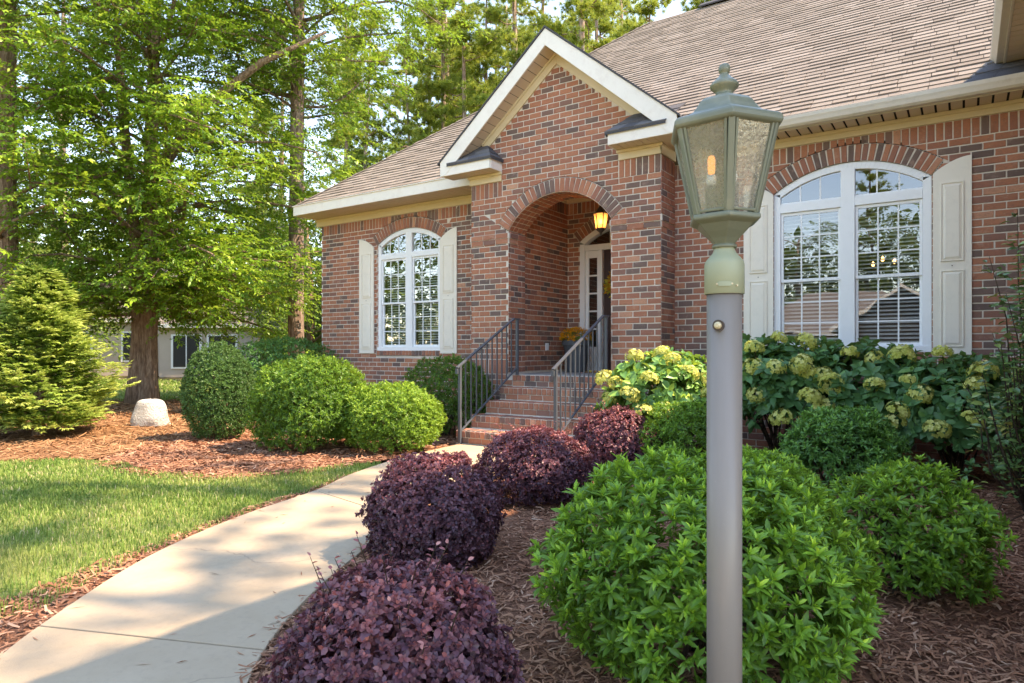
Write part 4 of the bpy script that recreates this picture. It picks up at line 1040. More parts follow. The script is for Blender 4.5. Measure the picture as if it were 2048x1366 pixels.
for a in (dx0 + .09, dx1 - .36):               # sidelights
    S = Bag(); b = a + .27
    S.box(a, a + .055, yf + .02, yf + .06, PF + .02, 2.92); S.box(b - .055, b, yf + .02, yf + .06, PF + .02, 2.92); S.box(a + .055, b - .055, yf + .02, yf + .06, 2.80, 2.92); S.box(a + .055, b - .055, yf + .02, yf + .06, PF + .02, 1.28)
    for k in range(1, 5): z = 1.28 + (2.80 - 1.28) * k / 5; S.box(a + .055, b - .055, yf + .022, yf + .05, z - .014, z + .014)
    so_ = S.obj('sidelight', M['white'], dfr, bevel=.004)
    Bag().box(a + .085, b - .085, yf + .008, yf + .022, PF + .10, 1.20).obj('panel', M['white'], dfr, bevel=.005)
    for k in range(5):
        z0, z1 = 1.28 + 1.52 * k / 5, 1.28 + 1.52 * (k + 1) / 5
        np_obj('pane', np.array([(a + .055, yf + .04, z0), (b - .055, yf + .04, z0), (b - .055, yf + .04, z1), (a + .055, yf + .04, z1)]), np.array([(0, 1, 2, 3)]), M['glass'], dfr)
V = [(p[0], yf + .05, p[1]) for p in pi_]
me = bpy.data.meshes.new('pane'); me.from_pydata([(v[0] - hb.x, v[1] - hb.y, v[2] - hb.z) for v in [(dx0 + .09, yf + .05, 3.02), (dx1 - .09, yf + .05, 3.02)] + V[::-1]], [], [tuple(range(len(V) + 2))]); link('pane', me, M['glass'], dfr)
Bag().box(-4.95, -4.93, yf + .03, yf + .048, 3.02, 3.28).obj('muntin', M['white'], dfr)
dr = Bag().box(dx0 + .42, dx1 - .42, yf + .05, yf + .095, PF + .02, 2.92).obj('door', M['door'], H)
for z0, z1 in ((PF + .25, PF + .85), (PF + .98, 2.75)):
    for a, b in ((dx0 + .50, -4.70), (-4.62, dx1 - .50)): Bag().box(a, b, yf + .042, yf + .052, z0, z1).obj('panel', M['door'], dr, bevel=.008)
Bag().tube([(dx1 - .5, yf + .05, 1.85), (dx1 - .5, yf - .01, 1.85)], .03, 10).obj('handle', M['bronze'], dr)
Bag().box(PXL, PXR, YB + .7, YB + .75, PF, 3.8).obj('hall_wall', M['dark'], H)
Bag().box(PXL + .003, PXL + .02, 9.45, 9.54, 1.22, 1.34).obj('outlet_cover', M['white'], H, bevel=.004)

# ---------------------------------------------------------------- railings
def railing(x, yb, yt, label):
    T = thing('stair_railing', label, 'railing', (x, yb, 0), 'iron railings beside the brick steps')
    zb, zt = .0, PF; hb_, ht = 1.02, PF + .82
    sl_ = (ht - hb_) / (yt - .12 - yb)
    hr = Bag().beam((x, yb - .06, hb_ - .06 * sl_), (x, yt - .12, ht), .042, .022).beam((x, yt - .14, ht - .002), (x, yt + .02, ht - .002), .042, .022)
    hr.obj('handrail', M['metal_dark'], T, bevel=.004)
    Bag().box(x - .021, x + .021, yb - .075, yb - .055, hb_ - .11, hb_ - .045).obj('handrail_end', M['metal_dark'], T, bevel=.003)
    b0, b1 = .155, zt + .10
    Bag().beam((x, yb, b0), (x, yt - .06, b1), .028, .016).obj('bottom_rail', M['metal_dark'], T, bevel=.002)
    Bag().box(x - .019, x + .019, yb - .019, yb + .019, zb, hb_ - .01).obj('newel_post', M['metal_dark'], T, bevel=.003)
    Bag().box(x - .019, x + .019, yt - .06, yt - .022, zt, ht - .01).obj('newel_post', M['metal_dark'], T, bevel=.003)
    n = 10
    for i in range(1, n + 1):
        u = i / (n + .6); y = yb + (yt - .12 - yb) * u
        za = b0 + (b1 - b0) * (y - yb) / (yt - .06 - yb); zc_ = hb_ + (ht - hb_) * (y - yb) / (yt - .12 - yb)
        Bag().box(x - .0075, x + .0075, y - .0075, y + .0075, za, zc_ - .008).obj('baluster', M['metal_dark'], T)
railing(-5.42, 6.80, 8.18, 'black iron stair railing ending at the concrete walk, beside the clipped shrubs')
railing(-3.985, 6.80, 8.18, 'black iron stair railing in front of the door, beside the purple shrubs')

# ---------------------------------------------------------------- porch things
Lz = 3.36; lx, ly = -4.47, 8.95
T = thing('hanging_lantern', 'lit bronze lantern with amber glass hanging in the porch arch', 'lantern', (lx, ly, Lz))
Bag().tube([(lx, ly, 3.88), (lx, ly, Lz - .0)], .006, 6).obj('chain', M['bronze'], T)
Bag().lathe([(.0, .02), (.012, .02), (.018, -.01), (.03, -.02), (.075, -.075), (.118, -.115), (.12, -.125), (.0, -.125)], (lx, ly, Lz), 6, .3).obj('lantern_roof', M['bronze'], T)
Bag().lathe([(.0, -.335), (.075, -.335), (.078, -.345), (.05, -.37), (.018, -.40), (.012, -.43), (.0, -.44)], (lx, ly, Lz), 6, .3).obj('lantern_base', M['bronze'], T)
for k in range(6):
    a = .3 + k * math.pi / 3; b = a + math.pi / 3
    p = lambda r_, q, z: (lx + r_ * math.cos(q), ly + r_ * math.sin(q), Lz + z)
    Bag().beam(p(.11, a, -.122), p(.075, a, -.337), .010, .010).obj('glazing_bar', M['bronze'], T)
    np_obj('pane', np.array([p(.108, a, -.124), p(.108, b, -.124), p(.074, b, -.336), p(.074, a, -.336)]), np.array([(0, 1, 2, 3)]), M['amber'], T)
Bag().lathe([(.0, -.19), (.018, -.205), (.022, -.235), (.014, -.27), (.0, -.275)], (lx, ly, Lz), 10).obj('bulb', M['bulb_hot'], T, smooth=True)
pl = bpy.data.lights.new('lantern_light', 'POINT'); pl.energy = 1.2; pl.color = (1, .62, .32); pl.shadow_soft_size = .05
plo = bpy.data.objects.new('lantern_light', pl); COL.objects.link(plo); plo.parent = T; plo.location = (0, 0, -.235)
pxp, pyp = -5.30, 9.72
T = thing('planter', 'dark grey round planter beside the front door', 'planter', (pxp, pyp, PF))
Bag().lathe([(0, .0), (.165, .0), (.17, .02), (.20, .37), (.22, .44), (.24, .445), (.24, .52), (.22, .52), (.21, .47), (0, .47)], (pxp, pyp, PF + .004), 28).obj('pot', M['pot'], T, smooth=False)
Bag().lathe([(0, .478), (.208, .478)], (pxp, pyp, PF), 16).obj('soil', M['bark_soil'], T)

# leaf machinery ---------------------------------------------------------------------------------
def unit(a): return a / np.maximum(np.linalg.norm(a, axis=-1, keepdims=True), 1e-9)
# leaf templates: length 1 along y, faces (tris padded as quads are avoided)
def tmpl_leaf(wd, fold=.12, curl=.12, pts=2):
    if pts == 1:
        V = [(0, 0, 0), (-wd / 2, .45, fold * wd), (0, .48, 0), (wd / 2, .45, fold * wd), (0, 1, -curl)]
        F = [(0, 2, 1), (0, 3, 2), (1, 2, 4), (2, 3, 4)]
    else:
        V = [(0, 0, 0), (-wd * .42, .28, fold * wd), (0, .28, .0), (wd * .42, .28, fold * wd), (-wd * .45, .66, fold * wd - curl * .4), (0, .66, -curl * .4), (wd * .45, .66, fold * wd - curl * .4), (0, 1, -curl)]
        F = [(0, 2, 1), (0, 3, 2), (1, 2, 5), (1, 5, 4), (2, 3, 6), (2, 6, 5), (4, 5, 7), (5, 6, 7)]
    return np.array(V, float), np.array(F)
T_LANCE = tmpl_leaf(.30, .25, .14, 2); T_OVAL = tmpl_leaf(.62, .12, .10, 2); T_BROAD = tmpl_leaf(.58, .18, .22, 2); T_CARD = tmpl_leaf(.48, .2, .15, 1); T_THIN = tmpl_leaf(.30, .2, .1, 1)
T_ROUND = tmpl_leaf(.62, .1, .12, 1)
def frames(D, Uh):
    Y = unit(D); X = unit(np.cross(Y, Uh)); Z = np.cross(X, Y)
    return np.stack([X, Y, Z], -1)              # columns
def leaves_mesh(name, tm, P, Fm, S, T, mat, parent, kind=None):
    V0, F0 = tm; n = len(P); k = len(V0)
    V = P[:, None] + np.einsum('nij,kj->nki', Fm, V0) * S[:, None, None]
    F = (np.arange(n)[:, None, None] * k + F0[None]).reshape(-1, 3)
    return np_obj(name, V.reshape(-1, 3), F, mat, parent, np.repeat(T, k), kind)
def leaves_split(tm, P, Fm, S, T, mat, parent, nmax=300, vis=None, name='leaf', rest='foliage'):
    """the nmax leaves that show largest are objects, the rest one mesh"""
    px, py, d = proj(P)
    fac = np.abs(np.einsum('ni,ni->n', Fm[:, :, 2], unit(P - np.array([0, 0, EYE]))))
    ok = (px > 0) & (px < 2048) & (py > 0) & (py < 1366) & (d > .2)
    if vis is not None: ok &= vis
    sc_ = np.where(ok, S ** 2 * (.25 + fac) / np.maximum(d, .2) ** 2, -1)
    top = np.argsort(-sc_)[:nmax]; top = top[sc_[top] > 0]
    m_ = np.ones(len(P), bool); m_[top] = False
    leaves_mesh(rest, tm, P[m_], Fm[m_], S[m_], T[m_], mat, parent, 'stuff')
    ms_ = []
    for q in range(10):
        me = np_mesh(name, tm[0], tm[1], np.full(len(tm[0]), (q + .5) / 10)); me.materials.append(mat); ms_.append(me)
    b = np.array(BASE[parent.name])
    for i in top:
        o = bpy.data.objects.new(name, ms_[min(9, int(T[i] * 10))]); COL.objects.link(o); o.parent = parent
        mt = Matrix([list(Fm[i][r_] * S[i]) + [P[i][r_] - b[r_]] for r_ in range(3)] + [[0, 0, 0, 1]]); o.matrix_basis = mt
def blob_points(r, n, rx, ry, rz, zc, lump=.12, zmin=-.9, seed=0, pw=2.3, shell=(.86, 1.02)):
    """points on an uneven rounded shrub surface with their outward normals and depth fraction"""
    D = r.normal(size=(n * 2, 3)); D = unit(D); D = D[D[:, 2] > zmin][:n]
    q = (np.abs(D) ** pw).sum(1) ** (-1 / pw)
    k = r.uniform(0, 6.28, 8)
    nz = (np.sin(D[:, 0] * 5 + k[0]) * np.sin(D[:, 1] * 5 + k[1]) + np.sin(D[:, 2] * 6 + k[2]) * np.sin(D[:, 0] * 4 + k[3]) + .7 * np.sin(D[:, 0] * 11 + D[:, 1] * 9 + k[4]) * np.sin(D[:, 2] * 10 + k[5])
          + .6 * np.sin(D[:, 1] * 19 + D[:, 2] * 17 + k[6]) * np.sin(D[:, 0] * 18 + k[7]) + .5 * np.sin(D[:, 0] * 31 + k[1]) * np.sin(D[:, 1] * 33 + k[2]) * np.sin(D[:, 2] * 30 + k[3])) / 2.2
    f = r.uniform(shell[0], shell[1], len(D)) ** 1.0
    P = D * q[:, None] * (1 + lump * nz[:, None]) * f[:, None] * np.array([rx, ry, rz]); P[:, 2] += zc
    N = unit(D / np.array([rx, ry, rz]))
    return P, N, f, nz
def rosettes(r, P, N, k, L, up=.5, spread=(20, 78), tint0=.35, tnew=.35):
    n = len(P); ax = unit(N + np.array([0, 0, up]) + r.normal(0, .38, (n, 3)))
    ref = unit(np.cross(ax, np.array([.3, .7, .2]))); bi = np.cross(ax, ref)
    out = []
    for j in range(k):
        a = j * 2.39996 + r.uniform(0, 6.28, n) * .12 + (np.arange(n) * 1.7)
        tl_ = np.radians(spread[0] + (spread[1] - spread[0]) * (j + .5) / k + r.normal(0, 14, n))
        D = ax * np.cos(tl_)[:, None] + (ref * np.cos(a)[:, None] + bi * np.sin(a)[:, None]) * np.sin(tl_)[:, None]
        S = L * (.60 + .45 * (j + .5) / k) * r.uniform(.6, 1.25, n)
        Tt = tint0 + tnew * (1 - (j + .5) / k) + r.normal(0, .09, n)
        out.append((P + ax * ((1 - j / k) * L * .25)[..., None] if False else P + ax * (1 - j / k) * L * .25, D, ax, S, Tt))
    Pq = np.concatenate([o_[0] for o_ in out]); Dq = np.concatenate([o_[1] for o_ in out]); Aq = np.concatenate([o_[2] for o_ in out])
    return Pq, frames(Dq, unit(Aq + Dq * -.3 + r.normal(0, .15, Dq.shape))), np.concatenate([o_[3] for o_ in out]), np.clip(np.concatenate([o_[4] for o_ in out]), 0, 1)
def stems(parent, c, r, h, n, rs, mat=None):
    bg_ = Bag()
    for i in range(n):
        a = rs.uniform(0, 6.28); f = rs.uniform(.2, .85)
        p0 = Vector((c[0] + rs.normal(0, .05), c[1] + rs.normal(0, .05), -.03)); p2 = Vector((c[0] + math.cos(a) * r * f, c[1] + math.sin(a) * r * f, h * rs.uniform(.5, .9)))
        p1 = p0.lerp(p2, .5) + Vector((rs.normal(0, .04), rs.normal(0, .04), h * .12))
        bg_.tube([p0, p1, p2], [.011, .008, .004], 5)
    return bg_.obj('stems', mat or M['twig'], parent)
def shrub(name, label, cat, c, rx, ry, rz, n, k, L, tm, mat, group=None, split=0, lump=.12, up=.5, tint0=.35, tnew=.35, zc=None, zmin=-.75, pw=2.3, seed=1, spread=(20, 78), inner=.35, dome=0):
    r = np.random.default_rng(seed); T = thing(name, label, cat, (c[0], c[1], -.03), group)
    zc = rz * .78 if zc is None else zc
    P, N, f, nz = blob_points(r, n, rx, ry, rz, zc, lump, zmin, pw=pw)
    P2, N2, f2, _ = blob_points(r, int(n * inner), rx * .8, ry * .8, rz * .8, zc, lump, zmin, pw=pw, shell=(.6, .95))
    P = np.concatenate([P, P2]); N = np.concatenate([N, N2]); nz = np.concatenate([nz, np.zeros(len(P2))]); dep = np.r_[np.ones(len(f)), np.zeros(len(P2))]
    P = P + np.array([c[0], c[1], 0]); keep = P[:, 2] > .0; P, N, nz, dep = P[keep], N[keep], nz[keep], dep[keep]
    Pq, Fm, S, Tt = rosettes(r, P, N, k, L, up, spread, tint0, tnew)
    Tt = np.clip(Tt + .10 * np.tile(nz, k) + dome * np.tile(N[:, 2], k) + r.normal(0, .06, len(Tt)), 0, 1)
    ok = Pq[:, 2] > -.01; Pq, Fm, S, Tt = Pq[ok], Fm[ok], S[ok], Tt[ok]
    vis = np.tile(dep, k)[ok] > .5
    vis &= ((Pq - np.array([c[0], c[1], zc])) * unit(np.array([-c[0], -c[1], EYE - zc]))).sum(1) > 0
    if split: leaves_split(tm, Pq, Fm, S, Tt, mat, T, split, vis)
    else: leaves_mesh('foliage', tm, Pq, Fm, S, Tt, mat, T, 'stuff')
    stems(T, c, min(rx, ry), rz * 1.5, 14, r)
    return T

# ---------------------------------------------------------------- shrubs right of the walk
PG = 'purple leaved shrubs along the walk'
def purple(c, rx, rz, n, L, seed, label, split, sprigs=26):
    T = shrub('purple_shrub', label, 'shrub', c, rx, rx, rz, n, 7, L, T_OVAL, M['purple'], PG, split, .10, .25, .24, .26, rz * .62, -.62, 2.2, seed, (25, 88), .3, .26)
    r = np.random.default_rng(seed + 50)
    # long new shoots rising out of the top
    bg_ = Bag(); Ps = []; Ds = []
    for i in range(sprigs):
        a = r.uniform(0, 6.28); f = r.uniform(.2, .9); x, y = c[0] + math.cos(a) * rx * f, c[1] + math.sin(a) * rx * f; z = rz * .62 + rz * math.sqrt(max(1 - f * f, .05)) * .96
        h = r.uniform(.05, .17); d = Vector((math.cos(a) * .5, math.sin(a) * .5, 1)).normalized()
        p0 = Vector((x, y, z - .04)); bg_.tube([p0, p0 + d * h * .6, p0 + d * h + Vector((0, 0, .0))], [.0025, .002, .001], 4)
        for q in range(7):
            Ps.append(p0 + d * h * (q + 1) / 7); b = r.uniform(0, 6.28); Ds.append((math.cos(b), math.sin(b), .5))
    bg_.obj('shoots', M['twig'], T, kind='stuff')
    Ps, Ds = np.array(Ps), np.array(Ds, float)
    leaves_mesh('new_leaves', T_OVAL, Ps, frames(Ds, np.tile([0, 0, 1.], (len(Ds), 1)) + r.normal(0, .3, Ds.shape)), np.full(len(Ps), L * .8), np.clip(r.normal(.85, .1, len(Ps)), 0, 1), M['purple'], T)
purple((-1.37, 1.43), .335, .35, 3900, .026, 1, 'large dark purple mounded shrub at the bottom edge beside the walk', 300)
purple((-2.62, 3.04), .385, .36, 3900, .027, 2, 'purple shrub with reddish top in the middle of the walk edge', 300, 12)
purple((-2.97, 4.74), .46, .34, 3300, .029, 3, 'wide purple and pink shrub between walk and green shrub', 0)
purple((-3.02, 6.38), .42, .37, 2700, .031, 4, 'pinkish purple shrub in front of the brick steps', 0)
AG = 'glossy green shrubs in the bark mulch'
shrub('green_shrub', 'very large glossy green shrub directly behind the lamp post', 'shrub', (-.885, 2.66), .56, .56, .40, 2000, 11, .058, T_LANCE, M['azalea'], AG, 300, .19, .75, .14, .60, .34, -.8, 2.7, 11, (10, 80), .15, .10)
shrub('green_shrub', 'open glossy green shrub alone in the bark mulch, right of the lamp post', 'shrub', (-.24, 3.98), .36, .36, .31, 720, 11, .057, T_LANCE, M['azalea'], AG, 300, .24, .7, .14, .55, .27, -.7, 2.3, 12, (15, 72), .15, .10)
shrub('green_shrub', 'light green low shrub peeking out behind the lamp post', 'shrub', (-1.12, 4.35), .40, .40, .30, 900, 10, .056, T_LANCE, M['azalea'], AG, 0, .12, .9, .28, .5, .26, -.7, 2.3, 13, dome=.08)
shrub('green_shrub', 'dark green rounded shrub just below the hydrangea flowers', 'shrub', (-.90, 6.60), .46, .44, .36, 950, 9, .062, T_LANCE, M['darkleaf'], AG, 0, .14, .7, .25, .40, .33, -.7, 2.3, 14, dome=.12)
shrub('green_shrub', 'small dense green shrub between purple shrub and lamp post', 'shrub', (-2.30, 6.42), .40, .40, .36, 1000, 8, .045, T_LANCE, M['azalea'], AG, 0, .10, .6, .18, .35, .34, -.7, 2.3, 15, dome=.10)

# hydrangeas along the wall: broad leaves, domed flower heads
def flower_mesh(seed, R_=.062):
    r = np.random.default_rng(seed); n = 85
    D = unit(r.normal(size=(n, 3))); D[:, 2] = np.abs(D[:, 2]) * 1.0 - .25; D = unit(D)
    P = D * R_ * r.uniform(.82, 1.05, (n, 1)) * np.array([1, 1, .85])
    Vs = []; Fs = []; Ts = []
    for i in range(n):
        x = unit(np.cross(D[i], r.normal(size=3))); y = np.cross(D[i], x); b = len(Vs); s_ = r.uniform(.010, .015)
        tt = float(np.clip(.45 + .35 * D[i, 2] + r.normal(0, .15), 0, 1))
        for q in range(4):
            a = q * math.pi / 2; u = x * math.cos(a) + y * math.sin(a); v = -x * math.sin(a) + y * math.cos(a); b = len(Vs)
            Vs += [P[i], P[i] + u * s_ * .6 + v * s_ * .5 + D[i] * .002, P[i] + u * s_ * 1.15 + D[i] * .004, P[i] + u * s_ * .6 - v * s_ * .5 + D[i] * .002]; Fs.append((b, b + 1, b + 2, b + 3)); Ts += [tt] * 4
    me = np_mesh('flower_head', np.array(Vs), np.array(Fs), np.array(Ts)); me.materials.append(M['bloom']); return me
FM = [flower_mesh(s_) for s_ in range(4)]
def hydrangea(c, rx, ry, rz, zc, n, seed, label, tint0, heads, nmax=300, fs=1.0):
    r = np.random.default_rng(seed); T = thing('hydrangea', label, 'shrub', (c[0], c[1], -.03), 'hydrangeas along the house wall')
    P, N, f, nz = blob_points(r, n, rx, ry, rz, zc, .16, -.55, shell=(.72, 1.03)); P += np.array([c[0], c[1], 0])
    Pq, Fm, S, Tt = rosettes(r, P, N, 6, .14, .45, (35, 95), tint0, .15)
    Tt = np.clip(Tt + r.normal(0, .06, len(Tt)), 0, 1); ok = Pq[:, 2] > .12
    Pq, Fm, S, Tt = Pq[ok], Fm[ok], S[ok], Tt[ok]
    vis = ((Pq - np.array([c[0], c[1], zc])) * np.array([0, -1, .35])).sum(1) > .55 * ry
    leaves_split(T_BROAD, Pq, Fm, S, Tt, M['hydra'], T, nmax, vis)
    stems(T, c, min(rx, ry), rz * 1.6, 22, r)
    P, N, f, nz = blob_points(r, 500, rx, ry, rz, zc, .16, -.35, shell=(1.0, 1.04))
    cand = np.where((N[:, 1] < -.1) & (P[:, 2] > .25))[0]; sel = []
    for i in cand:
        if len(sel) >= heads: break
        if all(np.linalg.norm(P[i] - P[j]) > .21 for j in sel): sel.append(i)
    st = Bag()
    for i in sel:
        o = bpy.data.objects.new('flower_head', FM[int(r.integers(4))]); COL.objects.link(o); o.parent = T
        p = P[i] + N[i] * .03; o.location = (p[0], p[1], p[2] + .03); o.scale = (fs * r.uniform(1.25, 2.0),) * 3
        o.rotation_euler = (r.normal(0, .3) + .5 * -min(N[i, 1], 0), r.normal(0, .3), r.uniform(0, 6))
        st.tube([(c[0] + P[i][0] * .7, c[1] + P[i][1] * .7, P[i][2] * .75), (c[0] + p[0], c[1] + p[1], p[2] - .01)], [.005, .004], 4)
    st.obj('flower_stems', M['twig'], T)
hydrangea((-2.80, 7.15), .60, .55, .52, .64, 420, 31, 'sunlit yellow green hydrangea beside the brick porch pillar', .62, 16)  # sunlit look put into a yellower leaf tint than the other three
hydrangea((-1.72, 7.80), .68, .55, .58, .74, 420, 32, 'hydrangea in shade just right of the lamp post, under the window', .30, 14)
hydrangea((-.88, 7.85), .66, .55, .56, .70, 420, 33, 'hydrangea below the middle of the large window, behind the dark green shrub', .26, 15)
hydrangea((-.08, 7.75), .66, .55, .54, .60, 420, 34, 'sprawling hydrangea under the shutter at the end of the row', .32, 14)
# camellia at the right edge: upright twigs with glossy leaves
r = np.random.default_rng(41); T = thing('camellia', 'tall thin twiggy shrub with glossy grey green leaves at the right edge', 'shrub', (.47, 6.3, -.03))
tw = Bag(); Ps = []; Ds = []; Ns = []
for i in range(95):
    a = r.uniform(0, 6.28); h = .5 + 1.8 * r.random() ** 1.9; lean = r.uniform(.05, .58) * (1 if h < 1.6 else .55)
    p0 = Vector((.47 + r.normal(0, .05), 6.3 + r.normal(0, .05), -.02)); p3 = Vector((.47 + math.cos(a) * lean, 6.3 + math.sin(a) * lean, h))
    p1 = p0.lerp(p3, .4) + Vector((math.cos(a) * lean * .25, math.sin(a) * lean * .25, 0)); p2 = p0.lerp(p3, .75) + Vector((r.normal(0, .03), r.normal(0, .03), 0))
    tw.tube([p0, p1, p2, p3], [.009, .007, .005, .002], 5)
    for q in range(int(44 * h / 1.6)):
        u = r.uniform(.25, 1.0); base = (p0.lerp(p1, u / .4) if u < .4 else p1.lerp(p2, (u - .4) / .35) if u < .75 else p2.lerp(p3, (u - .75) / .25))
        b = r.uniform(0, 6.28); off = r.uniform(.0, .10)
        Ps.append((base.x + math.cos(b) * off, base.y + math.sin(b) * off, base.z)); Ds.append((math.cos(b), math.sin(b), r.uniform(-.2, .7))); Ns.append((r.normal(0, .35), r.normal(0, .35) - .25, 1))
tw.obj('branches', M['twig'], T)
Ps, Ds, Ns = np.array(Ps), np.array(Ds), np.array(Ns)
leaves_split(T_BROAD, Ps, frames(Ds, Ns), r.uniform(.05, .085, len(Ps)), np.clip(r.normal(.45, .22, len(Ps)), 0, 1), M['camellia'], T, 300)
# low seedlings in the mulch
for i, (x, y, lb) in enumerate(((-.10, 6.95, 'young leafy seedling with three stems in the dark mulch below the hydrangea row'), (.12, 5.55, 'small leafy seedling in the bark mulch below the camellia'))):
    r = np.random.default_rng(60 + i); T = thing('seedling', lb, 'plant', (x, y, -.03))
    st = Bag(); P = []
    for q in range(4):
        e = Vector((x + r.normal(0, .12), y + r.normal(0, .08), r.uniform(.12, .30))); st.tube([(x, y, -.02), e], [.004, .002], 4); P.append(e)
    st.obj('stems', M['twig'], T)
    P = np.array(P); Pq, Fm, S, Tt = rosettes(r, P, np.tile([0, 0, 1.], (len(P), 1)), 8, .085, .6, (25, 95), .3, .2)
    leaves_mesh('foliage', T_BROAD, Pq, Fm, S, Tt, M['hydra'], T)

# ---------------------------------------------------------------- shrubs left of the walk
CG = 'clipped shrubs along the left wing'
shrub('boxwood', 'egg shaped dark boxwood standing alone in the pine straw', 'shrub', (-8.72, 5.50), .47, .47, .70, 5600, 9, .040, T_THIN, M['box'], CG, 0, .05, .35, .28, .30, .60, -.85, 2.0, 21, (10, 60))
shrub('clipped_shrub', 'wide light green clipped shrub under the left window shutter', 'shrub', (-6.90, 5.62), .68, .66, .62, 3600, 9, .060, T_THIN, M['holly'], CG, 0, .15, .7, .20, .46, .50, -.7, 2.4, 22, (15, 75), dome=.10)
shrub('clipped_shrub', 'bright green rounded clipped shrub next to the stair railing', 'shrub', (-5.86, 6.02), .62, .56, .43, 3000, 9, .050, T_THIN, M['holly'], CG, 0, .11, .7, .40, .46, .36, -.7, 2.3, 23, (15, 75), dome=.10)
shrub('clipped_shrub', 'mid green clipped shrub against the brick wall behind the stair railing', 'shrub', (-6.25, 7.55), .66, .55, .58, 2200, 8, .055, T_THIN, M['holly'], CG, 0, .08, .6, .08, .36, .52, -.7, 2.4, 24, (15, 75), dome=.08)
shrub('clipped_shrub', 'very dark round clipped shrub behind the boxwood at the house corner', 'shrub', (-10.95, 8.30), 1.15, .95, .80, 3200, 8, .060, T_THIN, M['darkleaf'], CG, 0, .06, .5, .15, .30, .66, -.7, 2.4, 25, (15, 75))
# golden conifer: tiers of feathery sprays
r = np.random.default_rng(27); T = thing('golden_conifer', 'yellow green feathery conifer at the left edge', 'conifer', (-11.30, 4.25, -.03))
Bag().tube([(-11.30, 4.25, -.05), (-11.28, 4.27, 1.2), (-11.30, 4.25, 2.3)], [.09, .06, .015], 8).obj('trunk', M['bark_big'], T)
n = 5200; u = r.random(n) ** .8; hh = .10 + 2.22 * (1 - np.sqrt(1 - u * .98)) ; hh = .12 + 2.25 * r.random(n) ** 1.25
az = r.uniform(0, 6.28, n)
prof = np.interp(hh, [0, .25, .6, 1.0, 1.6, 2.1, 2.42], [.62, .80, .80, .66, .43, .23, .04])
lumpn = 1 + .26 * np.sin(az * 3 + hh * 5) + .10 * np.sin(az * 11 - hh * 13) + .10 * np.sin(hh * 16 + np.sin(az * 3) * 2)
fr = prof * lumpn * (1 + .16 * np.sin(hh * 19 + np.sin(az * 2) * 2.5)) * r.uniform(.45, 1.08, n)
P = np.stack([-11.30 + np.cos(az) * fr, 4.25 + np.sin(az) * fr, hh], 1)
out = np.stack([np.cos(az), np.sin(az), np.full(n, .22)], 1) + r.normal(0, .22, (n, 3))
Pq = []; Dq = []; Nq = []; Sq = []; Tq = []
side = unit(np.cross(out, np.array([0, 0, 1.])))
for j in range(13):
    s_ = (j % 2) * 2 - 1; q = (j // 2) / 6.5
    dirj = unit(out) * (.55 + .5 * q) + side * s_ * (.85 - .6 * q)
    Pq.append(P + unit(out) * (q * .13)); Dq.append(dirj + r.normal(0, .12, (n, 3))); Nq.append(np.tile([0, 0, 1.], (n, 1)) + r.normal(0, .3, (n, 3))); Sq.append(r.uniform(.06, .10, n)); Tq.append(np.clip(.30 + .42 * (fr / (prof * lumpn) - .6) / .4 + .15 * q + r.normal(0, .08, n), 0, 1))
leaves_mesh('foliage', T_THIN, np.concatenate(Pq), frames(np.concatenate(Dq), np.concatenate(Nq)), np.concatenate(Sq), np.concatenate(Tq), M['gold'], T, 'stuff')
# pale boulder
r = np.random.default_rng(5); bx, by = -11.30, 5.88
prof = [(.29, 0, .22), (.27, .12, .21), (.235, .28, .18), (.205, .40, .155), (.13, .425, .10), (.0, .43, .0)]
V = []; F = []; sg = 16
for i, (a, z, b) in enumerate(prof):
    for k in range(sg):
        q = 2 * math.pi * k / sg; e = (abs(math.cos(q)) ** 5 + abs(math.sin(q)) ** 5) ** (-1 / 5); j = 1 + r.normal(0, .07)
        V.append((bx + (a * math.cos(q) * CT - b * math.sin(q) * ST) * e * j + z * .05, by + (a * math.cos(q) * ST + b * math.sin(q) * CT) * e * j, z - .03 + r.normal(0, .012)))
for i in range(len(prof) - 1):
    for k in range(sg): F.append((i * sg + k, i * sg + (k + 1) % sg, (i + 1) * sg + (k + 1) % sg, (i + 1) * sg + k))
b_ = Bag().add(V, F); o = b_.obj('boulder', M['stone'], None); md = o.modifiers.new('round', 'SUBSURF'); md.levels = md.render_levels = 1
tag(o, 'pale grey boulder shaped like a stump on the pine straw', 'boulder')

# mums, wreath, mat
T = thing('chrysanthemums', 'orange and yellow chrysanthemums growing in the dark planter', 'flowers', (pxp, pyp, PF + .48))
r = np.random.default_rng(71); P, N, f, nz = blob_points(r, 260, .25, .25, .17, 0, .08, -.2); P += np.array([pxp, pyp, PF + .56])
Pq, Fm, S, Tt = rosettes(r, P, N, 9, .036, .2, (10, 85), .3, .4); leaves_mesh('petals', T_THIN, Pq, Fm, S, Tt, M['mum'], T, 'stuff')
P, N, f, nz = blob_points(r, 160, .22, .22, .14, 0, .08, -.4); P += np.array([pxp, pyp, PF + .53])
Pq, Fm, S, Tt = rosettes(r, P, N, 5, .05, .2, (30, 90), .3, .2); leaves_mesh('foliage', T_THIN, Pq, Fm, S, Tt, M['holly'], T, 'stuff')
T = thing('wreath', 'autumn wreath of orange and yellow leaves hanging on the dark door', 'wreath', (-4.66, YB + .05, 2.33))
wx, wz, wy = -4.74, 2.32, yf + .035
r = np.random.default_rng(72); n = 260; a = r.uniform(0, 6.28, n); rr = .20 + r.normal(0, .03, n)
P = np.stack([wx + np.cos(a) * rr, wy - np.abs(r.normal(0, .012, n)), wz + np.sin(a) * rr], 1); Dd = np.stack([np.cos(a), r.normal(-.5, .3, n), np.sin(a)], 1) + r.normal(0, .5, (n, 3))
